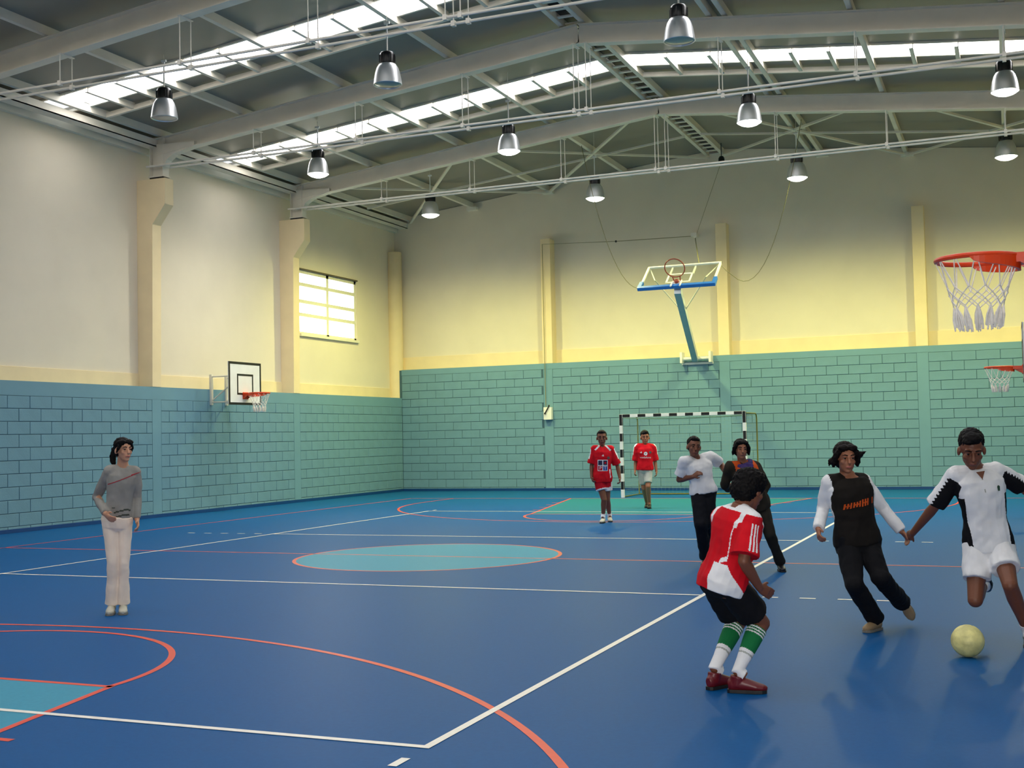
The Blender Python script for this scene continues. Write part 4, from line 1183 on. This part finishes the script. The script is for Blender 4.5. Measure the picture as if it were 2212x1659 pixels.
C_NVY2 = mat('navy_print', (26, 22, 62), 0.6, var=0); C_BLU2 = mat('blue_print', (30, 70, 150), 0.6, var=0); C_GRYP = mat('grey_crest', (92, 72, 70), 0.6, var=0); C_STITCH = mat('dark_red_stripe', (150, 24, 40), 0.7, var=0)
C_TEALW = C('green_waist', (70, 74, 66))

# 1 girl standing on the left
def g_top(p, c):
    t, x, fz = torso_coord(p, c); a = arm_coord(p, c)
    if a[0] > 0.075 or a[2] < 0.02:
        if t < 0.26 and t > -0.05 and ((t*11 + 0.4*sin(x*20)) % 1) < 0.35: return 1
    return 0
def g_extra(p):
    decal(p, 'chest_stripe', [ppoly([(-.14+.035*i, -.075+.017*i), (-.14+.035*(i+1), -.075+.017*(i+1)), (-.14+.035*(i+1), -.066+.017*(i+1)), (-.14+.035*i, -.066+.017*i)], 0) for i in range(8)]
          + [ppoly([(.06, .030), (.13, .055), (.13, .063), (.06, .038)], 0)], .02, 0.80, [C_STITCH])
build_person('girl', 'girl with a black ponytail in a grey sweater and white trousers standing', 0.94, S_FAIR,
    dict(dir=(48, -3, 0), lips=LIPF), dict(style='ponytail', mat=H_BLK),
    dict(kind='sweater', ease=.008, hem=-0.03, sleeve=1.96, mats=[C_GRY, C_TEALW], fn=g_top, fold=.006, neck=.965),
    dict(kind='trousers', len=2.0, rad=[.089,.071,.053,.055,.068], mats=[C_PANT], waist=.10, fold=.006, vox=.0055, curl=.55, build=.88),
    dict(mat=C_SHOEW, sole=C_SOLE), g_extra, vox=.0065)

# 2 boy in full red kit
def kit_top(p, c):
    t, x, fz = torso_coord(p, c); d, q, k, v = arm_coord(p, c)
    if k > 0.02 and d < 0.12 and abs(x) > .12 and t > .45:
        if outer(p, q, v) > 0.62 and k < 0.62: return 1
        return 0
    if t > .86 and fz < 0.2:
        if abs(abs(x) - (.085 + (1.0-t)*.55)) < .020: return 1     # white piping from the collar
    if x < 0 and abs(abs(x) - (.128 + .05*(.2-t))) < .009 and .02 < t < .30 and fz > -.02: return 1
    return 0
def kit_extra(p):
    W_, R_, N_, B_ = 0, 1, 2, 3
    pcs = [prect(-.090,-.100,.090,.100,0,6), prect(-.080,.006,-.008,.088,2,4), prect(.008,.006,.080,.088,2,4), prect(-.080,-.090,-.008,-.008,1,4), prect(.008,-.090,.080,-.008,3,4)]
    pcs += [prect(.030,.030,.060,.060,4,2), ptext('P', -.042, -.050, .085, 5), ptext('T', .044, -.050, .085, 5)]
    decal(p, 'chest_print', pcs, -.004, .42, [C_WHT, C_DRED, C_NVY2, C_BLU2, C_RED, C_WHT])
    decal(p, 'maker_mark', tri_mark(0, 0, .032, 0), 0, .74, [C_WHT])
    decal(p, 'crest', [pring(0, 0, 0.0, .026, 0, 16)], .10, .66, [C_GRYP])
def kit_short(p, c):
    for q in ('R', 'L'):
        H, K = p.J['H'+q], p.J['K'+q]; d = K-H; t = (c-H).dot(d)/d.length_squared
        if t > 0.50: return 1
    t, x, fz = torso_coord(p, c)
    return 1 if abs(x) > .150 and t < -.02 else 0
build_person('kit', 'boy in a red football kit with a four-square chest print walking forward', 0.96, S_DARK,
    dict(dir=(-4, -4, 0), lips=LIPD, size=1.19), dict(style='short', mat=H_BLK),
    dict(kind='jersey', ease=.030, hem=-0.13, sleeve=.88, cuff=.070, mats=[C_RED, C_WHT], fn=kit_top, collar=C_WHT, dip=.03, fold=.008),
    dict(kind='shorts', len=.56, rad=[.108,.106,.108], mats=[C_DRED, C_WHT], fn=kit_short, waist=.1, fold=.007, curl=.9, sock=dict(top=.80, r0=.043, mats=[C_WHT])),
    dict(mat=C_SHOEW, sole=C_SOLEB), kit_extra, vox=.0085)

# 3 boy in the goal
def keep_top(p, c):
    t, x, fz = torso_coord(p, c); d, q, k, v = arm_coord(p, c)
    if d < .12 and abs(x) > .11 and t > .45 and k < 0.55 and outer(p, q, v) > .70: return 1
    return 0
def keep_extra(p):
    pcs = [pring(0, .035, .010, .040, 0, 24), ptext('vodafone', 0, -.045, .055, 0, 1.15)]
    decal(p, 'chest_print', pcs, 0, .58, [C_WHT])
    decal(p, 'maker_mark', tri_mark(0, 0, .034, 0), -.095, .70, [C_WHT])
    decal(p, 'crest', [pring(0, 0, 0, .028, 0, 16)], .10, .70, [C_GRYP])
build_person('keeper', 'boy in a red jersey and grey shorts stepping out of the goal', 0.97, S_MID,
    dict(dir=(2, -5, 0), lips=LIPD, size=1.19), dict(style='tall', mat=H_BLK),
    dict(kind='jersey', ease=.034, hem=-0.02, sleeve=.95, cuff=.072, mats=[C_RED, C_WHT], fn=keep_top, collar=C_WHT, dip=.05, fold=.009),
    dict(kind='shorts', len=.80, rad=[.100,.094,.086], mats=[C_GSH], waist=.1, fold=.007, curl=.7),
    dict(mat=C_SHOEB, sole=C_SOLEB), keep_extra, vox=.009)

# 4 boy in the white shirt
build_person('white', 'boy in a white T-shirt and dark trousers running beside the goal', 0.95, S_DARK,
    dict(dir=(6, -6, 6), lips=LIPD, size=1.05), dict(style='short', mat=H_BLK),
    dict(kind='t_shirt', ease=.018, hem=-0.03, sleeve=.72, cuff=.074, mats=[C_WHT], fold=.011, collar=C_WHT, dip=.02),
    dict(kind='trousers', len=2.0, rad=[.105,.095,.080,.074,.070], mats=[C_NAVY], waist=.04, fold=.009, curl=.9, lifted='L'),
    dict(mat=C_SHOEB, sole=C_SOLEB), None, vox=.0075)

# 5 person in the dark jacket
def jk_extra(p):
    b_ = MB(); pts = []
    for k in range(24):
        a = 2*pi*k/24
        pts.append(p.spine(.985) + p.right*cos(a)*.085 + p.front*(sin(a)*.080+.006) - p.up*(.02*max(0, sin(a))))
    b_.tube(pts, .032, 10, closed=True)
    for q in (-1, 1): b_.loft([p.spine(.95) + p.front*.10 + p.right*q*.035, p.spine(.82)+p.front*.135+p.right*q*.025, p.spine(.62)+p.front*.140+p.right*q*.02], [(.042,.02),(.036,.016),(.028,.012)], p.right, 10)
    me = fuse(b_, .007, 2); folds(me, .006, 25, seed=3); paint(me, [C_PUR], None); link('scarf', me, p.root)
def jk_top(p, c):
    t, x, fz = torso_coord(p, c)
    if t > .70 and fz > .02 and .045 < abs(x) < .125 and arm_coord(p, c)[2] < .3: return 1
    return 0
build_person('jacket', 'person with dark hair, purple scarf and dark jacket running behind the crouching boy', 0.93, S_MID,
    dict(dir=(2, -4, 2), lips=LIPD), dict(style='loose', mat=H_BLK),
    dict(kind='jacket', ease=.030, hem=-0.10, sleeve=1.93, cuff=.044, mats=[C_JKT, C_ORG], fn=jk_top, fold=.010),
    dict(kind='trousers', len=2.0, rad=[.100,.086,.066,.060,.066], mats=[C_TRO], waist=.1, fold=.007, curl=.7),
    dict(mat=C_SHOEB, sole=C_SOLEB), jk_extra, vox=.0075)

# 6 boy in front seen from behind
def sleeve_phi(p, q, c):
    """angle round the upper arm, 0 on the outside, and the fraction down it"""
    S, E = p.J['S'+q], p.J['E'+q]; d = E - S; t = (c-S).dot(d)/d.length_squared; d = d.normalized()
    v = (c - S) - d*(c-S).dot(d)
    o_ = p.right*(1 if q == 'R' else -1) + p.up*0.6; o_ = (o_ - d*o_.dot(d)).normalized(); n_ = d.cross(o_)
    return math.atan2(v.dot(n_), v.dot(o_)), t
def fr_top(p, c):
    t, x, fz = torso_coord(p, c); d, q, k, v = arm_coord(p, c)
    if t > .955: return 1
    ph, ts = sleeve_phi(p, q, c)
    on = d < .105 and (abs(x) > .135 or (abs(x) > .12 and t < .75))
    if on and ts > .10:
        if ts < .80:
            for a_ in (-.42, -.12, .18):
                if abs(ph - a_ - .1) < .075: return 1
        return 0
    if .115 < abs(x) < .150 and t > .36: return 1                           # white band round the armhole
    if x > 0 and .08 < x and abs(t - (.36 - (x-.13)*-1.2)) < .035 and t < .40: return 1
    if x > .055 - .05*t and t < .27: return 1                               # white side panel
    return 0
def stripes(f):
    if f < .60: 
        return 1 if (.16 < f < .185 or .21 < f < .235 or .26 < f < .285) else 0
    return 2 if .66 < f < .69 else 1
build_person('front', 'boy in red jersey and black shorts with green socks crouching, back turned', 0.95, S_DARK,
    dict(dir=(128, -22, 0), lips=LIPD), dict(style='curly', mat=H_BLK, rough=1.6),
    dict(kind='jersey', ease=.032, hem=-0.10, sleeve=.86, cuff=.076, mats=[C_RED, C_WHT], fn=fr_top, collar=C_WHT, dip=.0, fold=.008, vox=.0048),
    dict(kind='shorts', len=.74, rad=[.094,.104,.108], mats=[C_BLK], waist=.0, fold=.008, curl=.18,
         sock=dict(top=.12, r0=.067, mats=[C_GRN, C_WHT, C_GSH], fn=stripes)),
    dict(mat=C_MAROON, sole=C_SOLEB), None, vox=.006)

# 7 girl in the black top with white sleeves
def sl_top(p, c):
    t, x, fz = torso_coord(p, c); d, q, k, v = arm_coord(p, c)
    if d < .105 and (abs(x) > .158 or (k > .05 and abs(x) > .140) or k > .5): return 1
    if d < .09 and outer(p, q, v) > .86 and t > .86: return 1
    return 0
def sl_extra(p):
    pcs = []; x = -.125; rnd = random.Random(4)
    for i in range(11):
        h = .046 + rnd.uniform(-.008, .012); w_ = .013; y = -.012 + .0016*i
        if i != 9: pcs.append(ppoly([(x, y-h*.5), (x+w_, y-h*.5+.001), (x+w_+.010, y+h*.5), (x+.010, y+h*.5)], 0))
        if i % 3 != 2 and i < 9: pcs.append(ppoly([(x+w_, y-.004), (x+w_+.012, y-.004), (x+w_+.014, y+.006), (x+w_+.002, y+.006)], 0))
        x += .0235
    decal(p, 'chest_print', pcs, 0, .60, [C_ORG])
build_person('sleeve', 'girl in a black top with white sleeves running, holding the boy\'s hand', 0.93, S_MID,
    dict(dir=(2, -6, 0), lips=LIPF, size=1.07), dict(style='loose', mat=H_BRN, wisps=[((.070,-.01,.00), (.118,-.02,-.025), (.128,-.02,-.065)), ((-.070,.0,.030), (-.120,.01,.032), (-.160,.01,.052))]),
    dict(kind='top', ease=.018, hem=-0.02, sleeve=2.0, cuff=.048, mats=[C_BLACKTOP, C_WHT], fn=sl_top, fold=.008, neck=.95),
    dict(kind='trousers', len=2.0, rad=[.106,.094,.078,.074,.076], mats=[C_BLK], waist=.16, fold=.009, curl=.85, lifted='L', build=1.17),
    dict(mat=C_TANSH, sole=C_SOLE), sl_extra, vox=.0065)

# 8 boy in white kit
def kk_top(p, c):
    t, x, fz = torso_coord(p, c); d, q, k, v = arm_coord(p, c)
    if d < .12 and (k > .06) and (abs(x) > .13 or t < .75):
        if abs(x) > .15 or k > .12:
            dn = v.normalized().dot(p.up) + .35*v.normalized().dot(p.right*(1 if q == 'R' else -1))
            return 1 if dn < .34 + .10*sin(k*60) else 0
    if abs(x) > .128 + .02*(t) and t < .66: return 1
    return 0
def kk_extra(p):
    decal(p, 'neck_opening', [ppoly([(-.032,.0),(-.016,-.028),(0,-.056),(.016,-.028),(.032,.0)], 0)], 0, .975, [S_DARK], off=.003)
    decal(p, 'placket', [ppoly([(-.004,-.05),(.004,-.05),(.004,.05),(-.004,.05)], 0)], 0, .80, [C_GSH], off=.003)
    decal(p, 'crest', [ppoly([(-.008,-.02),(.008,-.02),(.012,.012),(0,.022),(-.010,.012)], 0)], .10, .74, [mat('dark_green_crest', (40, 70, 48), .6, var=0)])
build_person('kicker', 'boy in a white kit with black side panels about to kick the ball', 0.97, S_DARK,
    dict(dir=(-14, -26, 0), lips=LIPD, size=1.15), dict(style='tall', mat=H_BLK),
    dict(kind='jersey', ease=.024, hem=-0.05, sleeve=.98, cuff=.060, mats=[C_WHT, C_BLK], fn=kk_top, fold=.010, collar=C_WHT, dip=.05, vox=.0055),
    dict(kind='shorts', len=.62, rad=[.108,.106,.104], mats=[C_WHT], waist=.1, fold=.010, curl=.8, sock=dict(top=.80, r0=.043, mats=[C_WHT]), lifted='R'),
    dict(mat=C_SHOEB, sole=C_SOLEB), kk_extra, vox=.006)
